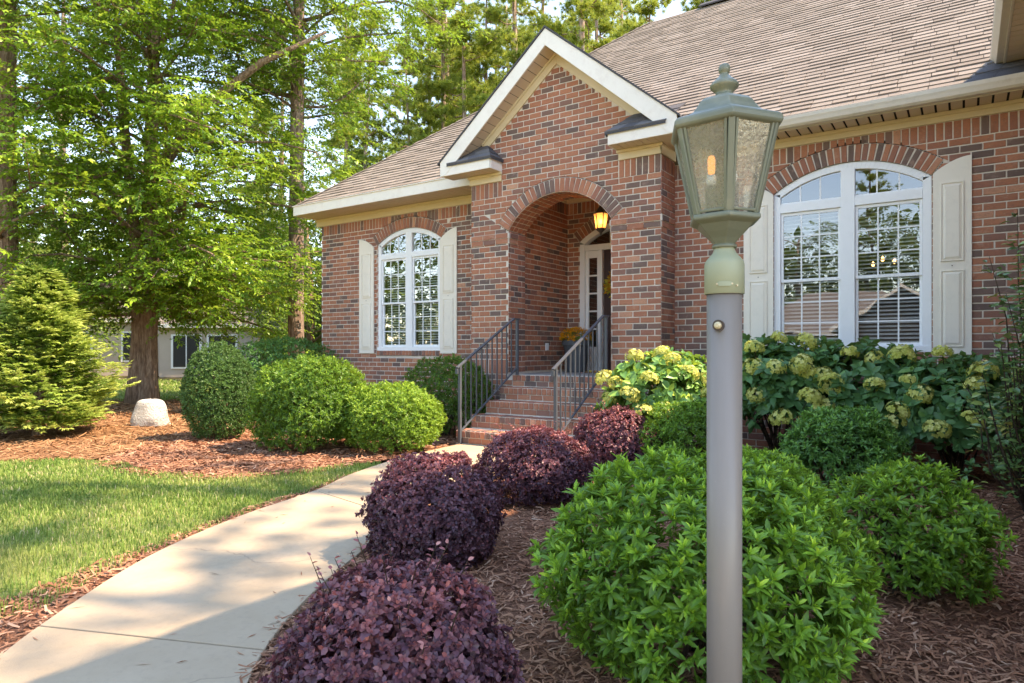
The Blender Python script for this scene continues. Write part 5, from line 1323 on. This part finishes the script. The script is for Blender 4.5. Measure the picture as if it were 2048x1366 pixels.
leaves_mesh('leaves', T_CARD, P, frames(Dd, np.tile([0, -1., 0], (n, 1)) + r.normal(0, .3, (n, 3))), r.uniform(.05, .10, n), r.random(n), M['wreath'], T, 'stuff')
ring = [Vector((wx + .20 * math.cos(q), wy + .01, wz + .20 * math.sin(q))) for q in np.linspace(0, 6.2832, 25)]
Bag().tube(ring, .014, 6).obj('hoop', M['twig'], T)
o = Bag().box(-5.05, -4.2, 9.55, 10.05, PF + .005, PF + .022).obj('door_mat', M['mat'], None, bevel=.004); tag(o, 'brown coir door mat on the porch floor at the door', 'doormat')

# chandelier seen through the large window
T = thing('chandelier', 'chandelier with lit bulbs seen through the large window', 'light', (-1.1, 10.6, 2.6))
Bag().tube([(-1.1, 10.6, 3.75), (-1.1, 10.6, 2.35)], .012, 6).obj('stem', M['bronze'], T)
for k in range(5):
    a = k * 2 * math.pi / 5 + .3; e = (-1.1 + .30 * math.cos(a), 10.6 + .30 * math.sin(a), 2.42)
    Bag().tube([(-1.1, 10.6, 2.38), (-1.1 + .2 * math.cos(a), 10.6 + .2 * math.sin(a), 2.30), e], .008, 6).obj('arm', M['bronze'], T)
    Bag().lathe([(0, 0), (.016, .012), (.022, .035), (.012, .065), (0, .08)], e, 8).obj('bulb', M['bulb_hot'], T)

# ---------------------------------------------------------------- lamp post
LX, LY = -.450, 1.520
T = thing('lamp_post', 'grey post lamp with a green six sided lantern in the foreground', 'street lamp', (LX, LY, -.03))
Z = lambda y: EYE + (703 - y) / 886.0        # heights in the lantern, read along the post
Bag().lathe([(.0, -.05), (.0385, -.05), (.0385, Z(580)), (.0, Z(580))], (LX, LY, 0), 40).obj('post', M['post'], T, smooth=False).data.shade_smooth()
ft = Bag().lathe([(.0415, Z(589)), (.0435, Z(588)), (.0435, Z(530)), (.042, Z(524)), (.036, Z(517)), (.026, Z(507)), (.0225, Z(499)), (.022, Z(494))], (LX, LY, 0), 40).obj('fitter', M['fitter'], T, smooth=True)
A_ = Vector((-LX, -LY, 0)).normalized(); Rt = Vector((-A_.y, A_.x, 0))      # towards the camera; across
def on_post(ang, r_, z): return Vector((LX, LY, 0)) + (A_ * math.cos(ang) + Rt * math.sin(ang)) * r_ + Vector((0, 0, z))
# name plate following the curve of the fitter
pl_ = Bag(); n = 10; an = [-.32 + .64 * i / n + .02 for i in range(n + 1)]
hh_ = [.0052 * (1 if 0 < i < n else .55) for i in range(n + 1)]
pl_.strip([on_post(a, .0465, Z(571) - h) for a, h in zip(an, hh_)], [on_post(a, .0465, Z(571) + h) for a, h in zip(an, hh_)])
pl_.strip([on_post(a, .0465, Z(571) + h) for a, h in zip(an, hh_)], [on_post(a, .043, Z(571) + h) for a, h in zip(an, hh_)]); pl_.strip([on_post(a, .0465, Z(571) - h) for a, h in zip(an, hh_)], [on_post(a, .043, Z(571) - h) for a, h in zip(an, hh_)])
pl_.obj('name_plate', M['fitter'], T)
for a in (-.34, .36, .62):
    Bag().tube([on_post(a, .043, Z(574 if a > .5 else 571)), on_post(a, .0475, Z(574 if a > .5 else 571))], .0022, 8).obj('screw', M['sensor'], T)
# photo sensor on the post
s0 = on_post(-.30, .037, Z(652)); sd = (A_ * math.cos(-.30) + Rt * math.sin(-.30))
Bag().tube([s0, s0 + sd * .008], .0125, 18).obj('sensor_ring', M['bronze'], T); Bag().tube([s0 + sd * .006, s0 + sd * .013, s0 + sd * .016], [.0085, .0075, .004], 16).obj('sensor', M['sensor'], T)
# hexagonal lantern; one edge of it faces the camera, turned a little
cam_a = math.atan2(A_.y, A_.x); h0 = cam_a + R(7.4)
def hexp(k, r_, z): a = h0 + k * math.pi / 3; return Vector((LX + r_ * math.cos(a), LY + r_ * math.sin(a), z))
def hexlathe(prof, name, mat, bevel=.002, smooth=False):
    B_ = Bag(); m = len(prof); V = []
    for k in range(6): V += [hexp(k, r_, z) for r_, z in prof]
    F = [(k * m + i, ((k + 1) % 6) * m + i, ((k + 1) % 6) * m + i + 1, k * m + i + 1) for k in range(6) for i in range(m - 1)]
    F += [tuple(k * m for k in range(6)), tuple(k * m + m - 1 for k in range(6))]
    return B_.add(V, F).obj(name, mat, T, bevel=bevel)
hexlathe([(.024, Z(493)), (.026, Z(488)), (.036, Z(478)), (.052, Z(465)), (.066, Z(452)), (.078, Z(447)), (.083, Z(444)), (.083, Z(437)), (.080, Z(434))], 'lantern_cup', M['lamp_green'], .0025)
Bag().lathe([(.0, Z(497)), (.026, Z(497)), (.0275, Z(494)), (.026, Z(490)), (0, Z(490))], (LX, LY, 0), 24).obj('collar', M['lamp_green'], T, smooth=True)
zb_, zt_ = Z(434), Z(262); rb_, rt_ = .073, .118
for k in range(6):
    Bag().beam(hexp(k, rb_, zb_), hexp(k, rt_, zt_), .014, .009, up=hexp(k, 1, 0) - hexp(k, 0, 0)).obj('corner_post', M['lamp_green'], T, bevel=.002)
    a0, a1, b0_, b1_ = hexp(k, rb_, zb_), hexp(k + 1, rb_, zb_), hexp(k, rt_, zt_), hexp(k + 1, rt_, zt_)
    def fp(u, v): return a0.lerp(a1, u).lerp(b0_.lerp(b1_, u), v)
    fr_ = Bag(); nn = (a1 - a0).cross(b0_ - a0).normalized()
    for (p, q) in ((fp(.06, .03), fp(.94, .03)), (fp(.06, .97), fp(.94, .97)), (fp(.10, .0), fp(.10, 1)), (fp(.90, 0), fp(.90, 1))): fr_.beam(p, q, .006, .010, up=nn)
    pane = np.array([fp(.08, .02), fp(.92, .02), fp(.92, .98), fp(.08, .98)])
    po = np_obj('glass_pane', pane, np.array([(0, 1, 2, 3)]), M['seeded'], T)
    fr_.obj('pane_frame', M['lamp_green'], T, bevel=.0015)
hexlathe([(.121, Z(270)), (.128, Z(268)), (.131, Z(263)), (.131, Z(255)), (.126, Z(250)), (.122, Z(248)), (.112, Z(245)), (.096, Z(240)), (.083, Z(233)), (.073, Z(222)), (.064, Z(210)), (.055, Z(203)), (.041, Z(198)), (.025, Z(194))], 'lantern_roof', M['lamp_green'], .003)
Bag().lathe([(.0, Z(197)), (.025, Z(196)), (.0245, Z(193)), (.0195, Z(190)), (.0185, Z(187)), (.021, Z(183)), (.0275, Z(178)), (.0315, Z(174)), (.0315, Z(171)), (.028, Z(166)), (.0215, Z(161)), (.0165, Z(157)), (.012, Z(152)), (.0095, Z(149)), (.009, Z(147)), (.0115, Z(145)), (.0128, Z(140)), (.0128, Z(135)), (.010, Z(130)), (.005, Z(127.5)), (0, Z(127))], (LX, LY, 0), 28).obj('finial', M['lamp_green'], T, smooth=True)
for k in range(3):
    a = h0 + .5 + k * 2.094; bx_, by_ = LX + .028 * math.cos(a), LY + .028 * math.sin(a)
    Bag().lathe([(0, Z(434)), (.0135, Z(434)), (.0135, Z(372)), (.0, Z(372))], (bx_, by_, 0), 14).obj('candle_sleeve', M['sleeve'], T)
    Bag().lathe([(0, Z(372)), (.008, Z(371)), (.012, Z(360)), (.010, Z(350)), (.0, Z(349))], (bx_, by_, 0), 12).obj('bulb_base', M['white'], T, smooth=True)
    Bag().lathe([(0, Z(348)), (.007, Z(346)), (.0085, Z(338)), (.0085, Z(318)), (.006, Z(311)), (0, Z(309))], (bx_, by_, 0), 12).obj('bulb', M['bulb'], T, smooth=True)

# ---------------------------------------------------------------- trees
def curve(p0, p3, sag, r, n=6):
    p0, p3 = Vector(p0), Vector(p3); L = (p3 - p0).length; pts = []
    w1, w2 = Vector(r.normal(0, .06, 3)) * L, Vector(r.normal(0, .06, 3)) * L
    for i in range(n):
        t_ = i / (n - 1); pts.append(p0.lerp(p3, t_) + Vector((0, 0, sag * L * math.sin(math.pi * t_))) + (w1 * math.sin(math.pi * t_) + w2 * math.sin(2 * math.pi * t_)) * (1 if 0 < i < n - 1 else 0))
    return pts
def sprays(r, P, D, Ls, k, leaf, drop=.25):
    """flat leafy twigs: alternate leaves along each twig"""
    n = len(P); D = unit(D); sd = unit(np.cross(D, np.array([0, 0, 1.]) + r.normal(0, .25, (n, 3)))); up = np.cross(sd, D)
    Pq, Dq, Nq, Sq, Tq = [], [], [], [], []
    tb = r.normal(.45, .16, n)
    for j in range(k):
        q = (j + 1) / k; s_ = 1 if j % 2 else -1
        base = P + D * (Ls * q)[:, None] - np.array([0, 0, 1.]) * (Ls * drop * q * q)[:, None]
        dj = D * (.45 + .5 * q) + sd * s_ * (.95 - .5 * q) + r.normal(0, .28, (n, 3)) + np.array([0, 0, -.25])
        Pq.append(base); Dq.append(dj); Nq.append(up + r.normal(0, .35, (n, 3))); Sq.append(leaf * r.uniform(.7, 1.25, n)); Tq.append(np.clip(tb + .18 * q + r.normal(0, .1, n), 0, 1))
    return np.concatenate(Pq), frames(np.concatenate(Dq), np.concatenate(Nq)), np.concatenate(Sq), np.concatenate(Tq)
def broad_tree(name, label, base, trunks, nl, zlo, zhi, reach, nsp, leaf, mat, bark, seed, group=None, k=14, cat='tree', up=.10, shape=None, rad=(.05, .012)):
    r = np.random.default_rng(seed); T = thing(name, label, cat, base, group)
    tk = Bag()
    for pts, rr in trunks: tk.tube(pts, rr, 14)
    tk.obj('trunk', bark, T, smooth=True)
    main = trunks[0][0]; ztop = main[-1][2]
    lb = Bag(); Ps, Ds = [], []
    for i in range(nl):
        z = zlo + (zhi - zlo) * ((i + r.random()) / nl) ** (1.7 if zlo < 3 else 1.2); a = i * 2.4 + r.normal(0, .3)
        f = (shape(z) if shape else 1) * reach * r.uniform(.7, 1.1)
        seg = [p for p in main]; 
        for q in range(len(seg) - 1):
            if seg[q][2] <= z <= seg[q + 1][2]: t_ = (z - seg[q][2]) / (seg[q + 1][2] - seg[q][2]); p0 = Vector(seg[q]).lerp(Vector(seg[q + 1]), t_); break
        else: p0 = Vector(seg[-1])
        p3 = p0 + Vector((math.cos(a) * f, math.sin(a) * f, f * r.normal(up, .12)))
        pts = curve(p0, p3, .10, r); lb.tube(pts, list(np.linspace(rad[0] * (.5 + f / reach * .5), rad[1], len(pts))), 6)
        m = int(nsp * f / reach)
        for q in range(m):
            t_ = r.uniform(.18, 1.02); ii = min(int(t_ * 5), 4); b = pts[ii].lerp(pts[ii + 1], t_ * 5 - ii)
            a2 = a + r.normal(0, .9); Ds.append((math.cos(a2), math.sin(a2), r.normal(.05, .25))); o_ = r.normal(0, .16 * f * .6, 3); o_[2] *= .8
            Ps.append((b.x + o_[0], b.y + o_[1], b.z + o_[2]))
    lb.obj('limbs', bark, T, smooth=True)
    Ps, Ds = np.array(Ps), np.array(Ds)
    Ls = r.uniform(.45, .9, len(Ps)) * (leaf / .10)
    U_ = unit(Ds); S_ = unit(np.cross(U_, np.array([.2, .1, 1.]))) * .006
    E0 = Ps - U_ * .25; E1 = Ps + U_ * Ls[:, None] * .55 - np.array([0, 0, 1.]) * (Ls * .08)[:, None]; E2 = Ps + U_ * Ls[:, None] - np.array([0, 0, 1.]) * (Ls * .25)[:, None]
    np_obj('twigs', np.stack([E0 - S_, E0 + S_, E1 + S_ * .7, E1 - S_ * .7, E2], 1).reshape(-1, 3), [np.arange(len(Ps))[:, None] * 5 + np.array([0, 1, 2, 3]), np.arange(len(Ps))[:, None] * 5 + np.array([3, 2, 4])], bark, T, None, 'stuff')
    a = sprays(r, Ps, Ds, Ls, k, leaf)
    leaves_mesh('crown', T_CARD, *a, mat, T, 'stuff')
    return T
RX, RYt = -15.86, 8.22
broad_tree('shade_tree', 'big leafy tree with a thick double trunk behind the pale boulder', (RX, RYt, -.05),
    [([(RX - .06, RYt, -.1), (RX - .03, RYt, .5), (RX, RYt, 1.5), (RX + .05, RYt + .05, 3.5), (RX + .10, RYt, 6), (RX + .3, RYt, 9), (RX + .2, RYt + .2, 12.5)], [.30, .22, .19, .17, .15, .11, .04]),
     ([(RX + .22 - .5, RYt - .15, -.1), (RX - .24, RYt - .12, .6), (RX - .20, RYt - .10, 1.6), (RX - .35, RYt - .1, 3.5), (RX - .8, RYt - .2, 7), (RX - 1.2, RYt - .3, 11)], [.27, .22, .18, .14, .10, .03]),
     ([(RX + .05, RYt + .1, 5.2), (RX + .9, RYt + .7, 6.9), (RX + 2.2, RYt + 1.5, 8.0), (RX + 3.6, RYt + 2.2, 8.6)], [.13, .11, .08, .03])],
    95, 2.1, 12.3, 3.7, 88, .112, M['oak'], M['bark_big'], 81, 'broadleaf trees beside the house', 17, up=.03, shape=lambda z: np.interp(z, [1.5, 3, 6, 8, 10, 13], [.85, 1.0, 1.0, 1.2, 1.15, .5]))
SX, SYt = -14.49, 11.32
broad_tree('shade_tree', 'tall leafy tree with a bare pale trunk beside the house corner', (SX, SYt, -.05),
    [([(SX + .02, SYt, -.1), (SX, SYt, 2), (SX + .02, SYt, 5), (SX + .06, SYt, 8), (SX + .15, SYt, 11), (SX + .2, SYt, 15)], [.23, .20, .185, .17, .13, .05])],
    40, 7.2, 14.8, 3.6, 80, .115, M['oak'], M['bark_pine'], 82, 'broadleaf trees beside the house', 14, shape=lambda z: np.interp(z, [7, 8.5, 11, 15], [.6, .95, 1.0, .5]))
TX, TY = -16.6, 5.6
broad_tree('shade_tree', 'thick dark trunk with leafy branches at the left edge', (TX, TY, -.05),
    [([(TX, TY, -.1), (TX + .05, TY, 2), (TX - .03, TY, 5), (TX + .08, TY, 9), (TX, TY, 13)], [.34, .27, .24, .20, .08])],
    26, 3.4, 12.0, 2.8, 50, .105, M['oak'], M['bark_big'], 83, 'broadleaf trees beside the house', 13)
# woodland trees behind, each with its own trunk and crown
WT = [(-27.5, 9.5, 6, 2.6), (-24.0, 19.5, 9, 3.2), (-18.5, 20.5, 9.5, 3.2), (-31.5, 24.0, 9, 3.6), (-24.5, 25.5, 11, 3.6), (-38, 12.0, 9, 4.0), (-20.5, 26.0, 11, 3.6), (-14.5, 25.0, 10, 3.4), (-40, 22, 10, 4.4), (-33, 5, 8, 3.6)]
WLB = ['yellow green woodland tree in the gap behind the golden conifer', 'light green woodland tree behind the neighbouring roof', 'bright woodland tree between the pale trunk and the house corner', 'tall woodland tree far behind the thick double trunk',
       'hazy green woodland tree above the neighbouring hip roof', 'dense woodland tree far back near the left edge', 'sunlit woodland tree behind the left slope of the house roof', 'woodland tree rising just over the left slope of the house roof',
       'high woodland tree deep behind the leafy crown', 'woodland tree farthest to the left behind the dark trunk']
for i, (x, y, h, rc) in enumerate(WT):
    r = np.random.default_rng(300 + i)
    broad_tree('woodland_tree', WLB[i], (x, y, -.05), [([(x, y, -.1), (x + r.normal(0, .1), y, h * .4), (x + r.normal(0, .3), y, h)], [.20, .15, .04])], 34, h * .08, h, rc, 46, .21, M['wood_leaf'], M['bark_big'], 400 + i, 'woodland trees behind the houses', 9, up=.2, shape=lambda z, h=h: float(np.interp(z / h, [.1, .3, .6, 1], [.7, 1, .9, .35])))
# pines: needle tufts on crooked limbs
def tuft_mesh(seed, n=40, L=.27):
    r = np.random.default_rng(seed); D = unit(r.normal(size=(n, 3)) + np.array([0, 1.1, .15])); S = unit(np.cross(D, r.normal(size=(n, 3))))
    V = np.stack([-S * .013, S * .013, D * L * r.uniform(.7, 1.1, (n, 1))], 1); V[:, :2] += D[:, None] * .01
    return V.reshape(-1, 3), (np.arange(n)[:, None] * 3 + np.array([[0, 1, 2]])), np.repeat(r.uniform(.0, 1, n), 3)
TF = [tuft_mesh(s_) for s_ in range(3)]
def pine_data(seed, h, r0, zlo, reach, dens=1.0):
    r = np.random.default_rng(seed); tk = Bag(); lb = Bag(); P, D = [], []
    lean = r.normal(0, .25, 2); tp = [(lean[0] * t_ * t_ + .08 * math.sin(t_ * 9 + seed), lean[1] * t_ * t_, h * t_ - .1) for t_ in np.linspace(0, 1, 8)]
    tk.tube(tp, list(r0 * np.linspace(1, .15, 8) ** .8), 10)
    nlimb = int((h - zlo) * 3.0 * dens)
    for i in range(nlimb):
        z = zlo + (h - zlo) * (i + r.random()) / nlimb; a = r.uniform(0, 6.28); f = reach * r.uniform(.45, 1.1) * np.interp((z - zlo) / (h - zlo), [0, .3, .75, 1], [.75, 1, .75, .2])
        t_ = z / h; p0 = Vector((lean[0] * t_ * t_ + .08 * math.sin(t_ * 9 + seed), lean[1] * t_ * t_, z)); p3 = p0 + Vector((math.cos(a) * f, math.sin(a) * f, f * r.normal(.14, .16)))
        pts = curve(p0, p3, r.normal(-.02, .08), r); lb.tube(pts, list(np.linspace(.042, .012, len(pts))), 5)
        for q in range(int((48 * f / reach + 8) * dens)):
            u = r.uniform(.35, 1.0); ii = min(int(u * 5), 4); b = pts[ii].lerp(pts[ii + 1], u * 5 - ii); o_ = r.normal(0, .28, 3) * (1, 1, .55)
            P.append((b.x + o_[0], b.y + o_[1], b.z + abs(o_[2]) * .8)); D.append((math.cos(a) + o_[0], math.sin(a) + o_[1], r.uniform(.1, 1.2)))
    P, D = np.array(P), np.array(D); Fm = frames(D, r.normal(size=D.shape)); V, F, T_ = [], [], []; off = 0
    for s_ in range(3):
        ids = np.arange(s_, len(P), 3); v0, f0, t0 = TF[s_]; sz = r.uniform(.85, 1.35, len(ids))
        V.append((P[ids][:, None] + np.einsum('nij,kj->nki', Fm[ids], v0) * sz[:, None, None]).reshape(-1, 3)); F.append((np.arange(len(ids))[:, None, None] * len(v0) + f0[None]).reshape(-1, 3) + off); off += len(ids) * len(v0)
        T_.append(np.clip(np.tile(t0 * .45, len(ids)) + np.repeat(r.uniform(.05, .6, len(ids)), len(v0)), 0, 1))
    return tk, lb, np.concatenate(V), np.concatenate(F), np.concatenate(T_)
BASE['']= Vector((0, 0, 0))
PV = []
for s_, (h, r0, zlo, rc) in enumerate(((23, .24, 6.5, 2.8), (21, .20, 5.0, 2.5), (25, .27, 8.0, 3.0), (19, .16, 4.0, 2.3), (27, .22, 16, 3.3))):
    tk, lb, V, F, T_ = pine_data(500 + s_, h, r0, zlo, rc, .5 if s_ == 4 else 1.0)
    def mk_me(b, nm):
        me = bpy.data.meshes.new(nm); me.from_pydata([tuple(v) for v in b.v], [], b.f); me.materials.append(M['bark_pine']); me.shade_smooth(); return me
    me3 = np_mesh('crown', V, F, T_); me3.materials.append(M['pine']); PV.append((mk_me(tk, 'trunk'), mk_me(lb, 'limbs'), me3))
def pine(x, y, v, rot, s_, label, group='pines behind the house'):
    T = thing('pine_tree', label, 'pine', (x, y, 0), group); T.rotation_euler = (0, 0, rot); T.scale = (s_, s_, s_)
    for me, nm in zip(PV[v], ('trunk', 'limbs', 'crown')):
        o = bpy.data.objects.new(nm, me); COL.objects.link(o); o.parent = T
        if nm == 'crown': o['kind'] = 'stuff'
for i, (x, y, v, ro, s_, lb) in enumerate((
    (-24.5, 29.2, 0, .4, 1.0, 'pine with dark straight trunk above the left slope of the house roof'),
    (-22.3, 28.4, 1, 2.2, 1.05, 'slender pine just left of the porch gable'),
    (-18.4, 27.4, 2, 4.1, .95, 'pine trunk standing right behind the left rake of the porch gable'),
    (-14.2, 26.6, 2, 1.0, .95, 'pine with a thick trunk above the right rake of the porch gable'),
    (-15.7, 37.6, 3, 3.0, 1.25, 'thin pine just over the hip of the house roof'),
    (-28.7, 31.3, 3, 5.0, 1.1, 'thin pine low above the left slope of the house roof'),
    (-33.0, 30.0, 1, .9, 1.1, 'pine half hidden behind the pale trunk'),
    (-26.0, 38.0, 0, 3.6, 1.1, 'distant pine in the gap between two nearer trunks'),
    (-20.0, 40.0, 1, 5.5, 1.15, 'distant pine behind the peak of the porch gable'),
    (-11.0, 34.0, 3, 2.5, 1.1, 'pine top near the ridge of the house roof'),
    (-30.0, 42.0, 2, 1.4, 1.1, 'distant pine left of the slender pine'),
    (-38.0, 34.0, 0, 2.0, 1.1, 'distant pine beyond the neighbouring house'),
    (-35.5, 25.0, 3, 4.4, 1.0, 'thin pine beside the neighbouring hip roof'),
    (-32.0, 24.0, 1, 2.9, .95, 'slim pine trunk right of the neighbouring hip roof'),
    (-42.0, 17.0, 2, .3, 1.0, 'pine far back behind the golden conifer'),
    (-16.8, 31.5, 1, 3.9, 1.0, 'pine behind the right rake of the porch gable, partly hidden'),
    (-26.0, 24.5, 3, 1.9, 1.0, 'thin pine between the pale trunk and the left slope of the roof'),
    (-21.5, 35.0, 2, 0.6, 1.05, 'pine in the second row, left of the porch gable peak'),
    (-24.0, 44.0, 3, 2.6, 1.3, 'far pine in the third row behind the porch gable'),
    (-36.0, 45.0, 1, 4.9, 1.3, 'far pine in the third row above the left roof slope'),
    (-13.0, 44.0, 2, 3.3, 1.2, 'far pine close to the start of the roof ridge'),
    (-27.5, 33.5, 0, 5.1, 1.0, 'pine in the second row above the left roof slope'),
    (-24.0, 33.0, 1, 0.2, 1.1, 'pine in the second row just left of the gable rake'),
    (-17.5, 34.5, 0, 3.3, 1.05, 'pine in the second row just right of the gable peak'),
    (-30.5, 37.5, 1, 1.8, 1.2, 'far pine in the third row above the house corner'),
    (-21.0, 46.0, 0, 4.4, 1.3, 'far pine in the third row right over the gable peak'),
    (-34.5, 39.5, 2, 2.4, 1.2, 'far pine in the third row behind the pale trunk'))):
    pine(x, y, v, ro, s_, lb)
# pines beyond the garage wing: their crowns throw the soft dapple on walk and lawn
for x, y, v, ro, s_, lb in ((9.1, 7.0, 4, 1.1, .85, 'pine beyond the garage, outside the photo, shading the walk'), (9.4, 9.7, 4, 2.7, 1.0, 'taller pine beyond the garage, outside the photo, shading the lawn')):
    pine(x, y, v, ro, s_, lb, 'pines beyond the garage')
# far woods as one mass
r = np.random.default_rng(91); n = 34000
a = np.where(r.random(n) < .5, r.uniform(R(-18), R(88), n), r.uniform(R(70), R(215), n)); dist = r.uniform(46, 70, n)
P = np.stack([-np.sin(a) * dist, np.cos(a) * dist, r.random(n) ** 1.2 * (10 + 3 * np.sin(a * 13) + 2 * np.sin(a * 29))], 1)
D = r.normal(size=(n, 3)) + np.array([0, 0, -.3]); 
leaves_o = leaves_mesh('woods', T_CARD, P, frames(D, r.normal(size=(n, 3)) + np.array([.4, -.2, .6])), r.uniform(.7, 1.5, n), np.clip(r.normal(.4, .22, n), 0, 1), M['wood_leaf'], None, 'stuff'); leaves_o['label'] = 'far green woods closing the view behind the gardens'

# ---------------------------------------------------------------- neighbouring house, partly hidden by the tree
def simple_house(name, label, c, rot, w_, d_, zw, zr, base_mat, roof_mat, windows, cat='house', wing=None):
    T = thing(name, label, cat, (c[0], c[1], -.05)); T.rotation_euler = (0, 0, rot)
    def put(B_, nm, mat, par=T):
        me = bpy.data.meshes.new(nm); me.from_pydata([tuple(v) for v in B_.v], [], B_.f); o = bpy.data.objects.new(nm, me); COL.objects.link(o); o.parent = par; me.materials.append(mat); return o
    def body(x0, x1, y0, y1, zw_, zr_, ov=.35):
        put(Bag().box(x0, x1, y0, y1, 0, zw_), 'wall', base_mat)
        hx = min((x1 - x0), (y1 - y0)) / 2; xm0, xm1 = (x0 + hx, x1 - hx); ym = (y0 + y1) / 2
        if y1 - y0 > x1 - x0: pts = [((x0 + x1) / 2, y0 + hx, zr_), ((x0 + x1) / 2, y1 - hx, zr_)]
        else: pts = [(xm0, ym, zr_), (xm1, ym, zr_)]
        X0, X1, Y0, Y1 = x0 - ov, x1 + ov, y0 - ov, y1 + ov; z_ = zw_ + .02
        V = [(X0, Y0, z_), (X1, Y0, z_), (X1, Y1, z_), (X0, Y1, z_)] + pts
        F = [(0, 1, 5, 4), (1, 2, 5), (2, 3, 4, 5), (3, 0, 4)] if x1 - x0 >= y1 - y0 else [(0, 1, 4), (1, 2, 5, 4), (2, 3, 5), (3, 0, 4, 5)]
        rf = put(Bag().add(V, F), 'roof', roof_mat)
        f = Bag(); f.box(X0, X1, Y0 - .02, Y0, z_ - .18, z_); f.box(X1, X1 + .02, Y0, Y1, z_ - .18, z_); f.box(X0 - .02, X0, Y0, Y1, z_ - .18, z_); put(f, 'fascia', M['trim'], rf)
    body(-w_ / 2, w_ / 2, 0, d_, zw, zr)
    if wing: body(*wing)
    for (x, y, z0, z1, ww) in windows:
        wn = put(Bag().box(x - ww / 2 - .08, x + ww / 2 + .08, y - .05, y, z0 - .08, z1 + .08), 'window', M['white'])
        for s_ in (-1, 1): put(Bag().box(x + s_ * ww / 4 - ww / 4 + .03, x + s_ * ww / 4 + ww / 4 - .03, y - .062, y - .051, z0, z1), 'pane', M['dark'], wn)
    return T
nh = atan_rot = R(34)
simple_house('neighbour_house', 'beige neighbouring house with grey hip roofs half hidden behind the big tree', (-35.5, 17.3), R(36), 9.5, 9, 2.9, 7.2, M['siding'], M['nroof'],
             [(3.9, -2.0, .5, 2.0, 1.3), (5.6, -2.0, .5, 2.0, 1.3), (-2.5, 0, .8, 2.2, 1.4), (.5, 0, .8, 2.2, 1.4)], wing=(2.6, 7.3, -2.0, 4.5, 2.55, 4.3))
# house and trees across the street, seen mirrored in the window panes
simple_house('opposite_house', 'tan roofed house across the street, mirrored in the large window', (-7.5, -33), R(180), 13, 8, 2.6, 5.6, M['siding'], M['nroof'], [(-3, 0, .9, 2.2, 1.5), (3, 0, .9, 2.2, 1.5)])
gx = thing('opposite_garage', 'dark gabled garage across the street, mirrored in the large window', 'garage', (-2.9, -25.5, -.05))
Bag().prism([(-6.0, 0), (.2, 0), (.2, 2.6), (-2.9, 4.7), (-6.0, 2.6)], lambda a, b, y: (a, y, b), -31, -25.5).obj('wall', M['dark'], gx)
for sx in (-1, 1):
    Bag().prism([(-2.9, 4.95), (-2.9 + sx * 3.5, 2.58), (-2.9 + sx * 3.5, 2.38), (-2.9, 4.75)], lambda a, b, y: (a, y, b), -31, -25.2).obj('roof', M['trim'], gx)
for i, (x, y, h, rc, lb) in enumerate(((-12, -44, 11, 4, 'broad tree across the street, mirrored in the large window'), (-2, -46, 12, 4.5, 'tall tree across the street behind the garage, mirrored in glass'), (-22, -30, 13, 5, 'tree across the street opposite the porch, mirrored in glass'),
                                     (-31, -22, 14, 5.5, 'tree across the street opposite the left window, mirrored in glass'), (-40, -16, 14, 5.5, 'tree down the street, mirrored in the left window'), (4, -40, 10, 4, 'tree across the street at the far end, mirrored in glass'))):
    broad_tree('street_tree', lb, (x, y, -.05), [([(x, y, -.1), (x, y, h * .5), (x + .2, y, h)], [.25, .2, .05])], 32, h * .08, h, rc, 60, .30, M['wood_leaf'], M['bark_big'], 600 + i, 'trees across the street', 8, up=.2)
for x, y, v, ro, s_, lb in ((-7, -48, 0, .3, .85, 'pine across the street, mirrored in the left sash'), (-16, -50, 1, 1.3, .85, 'slim pine across the street, mirrored in glass'), (1.5, -52, 2, 2.3, .8, 'pine far across the street, mirrored in the right sash')):
    pine(x, y, v, ro, s_, lb, 'pines across the street')
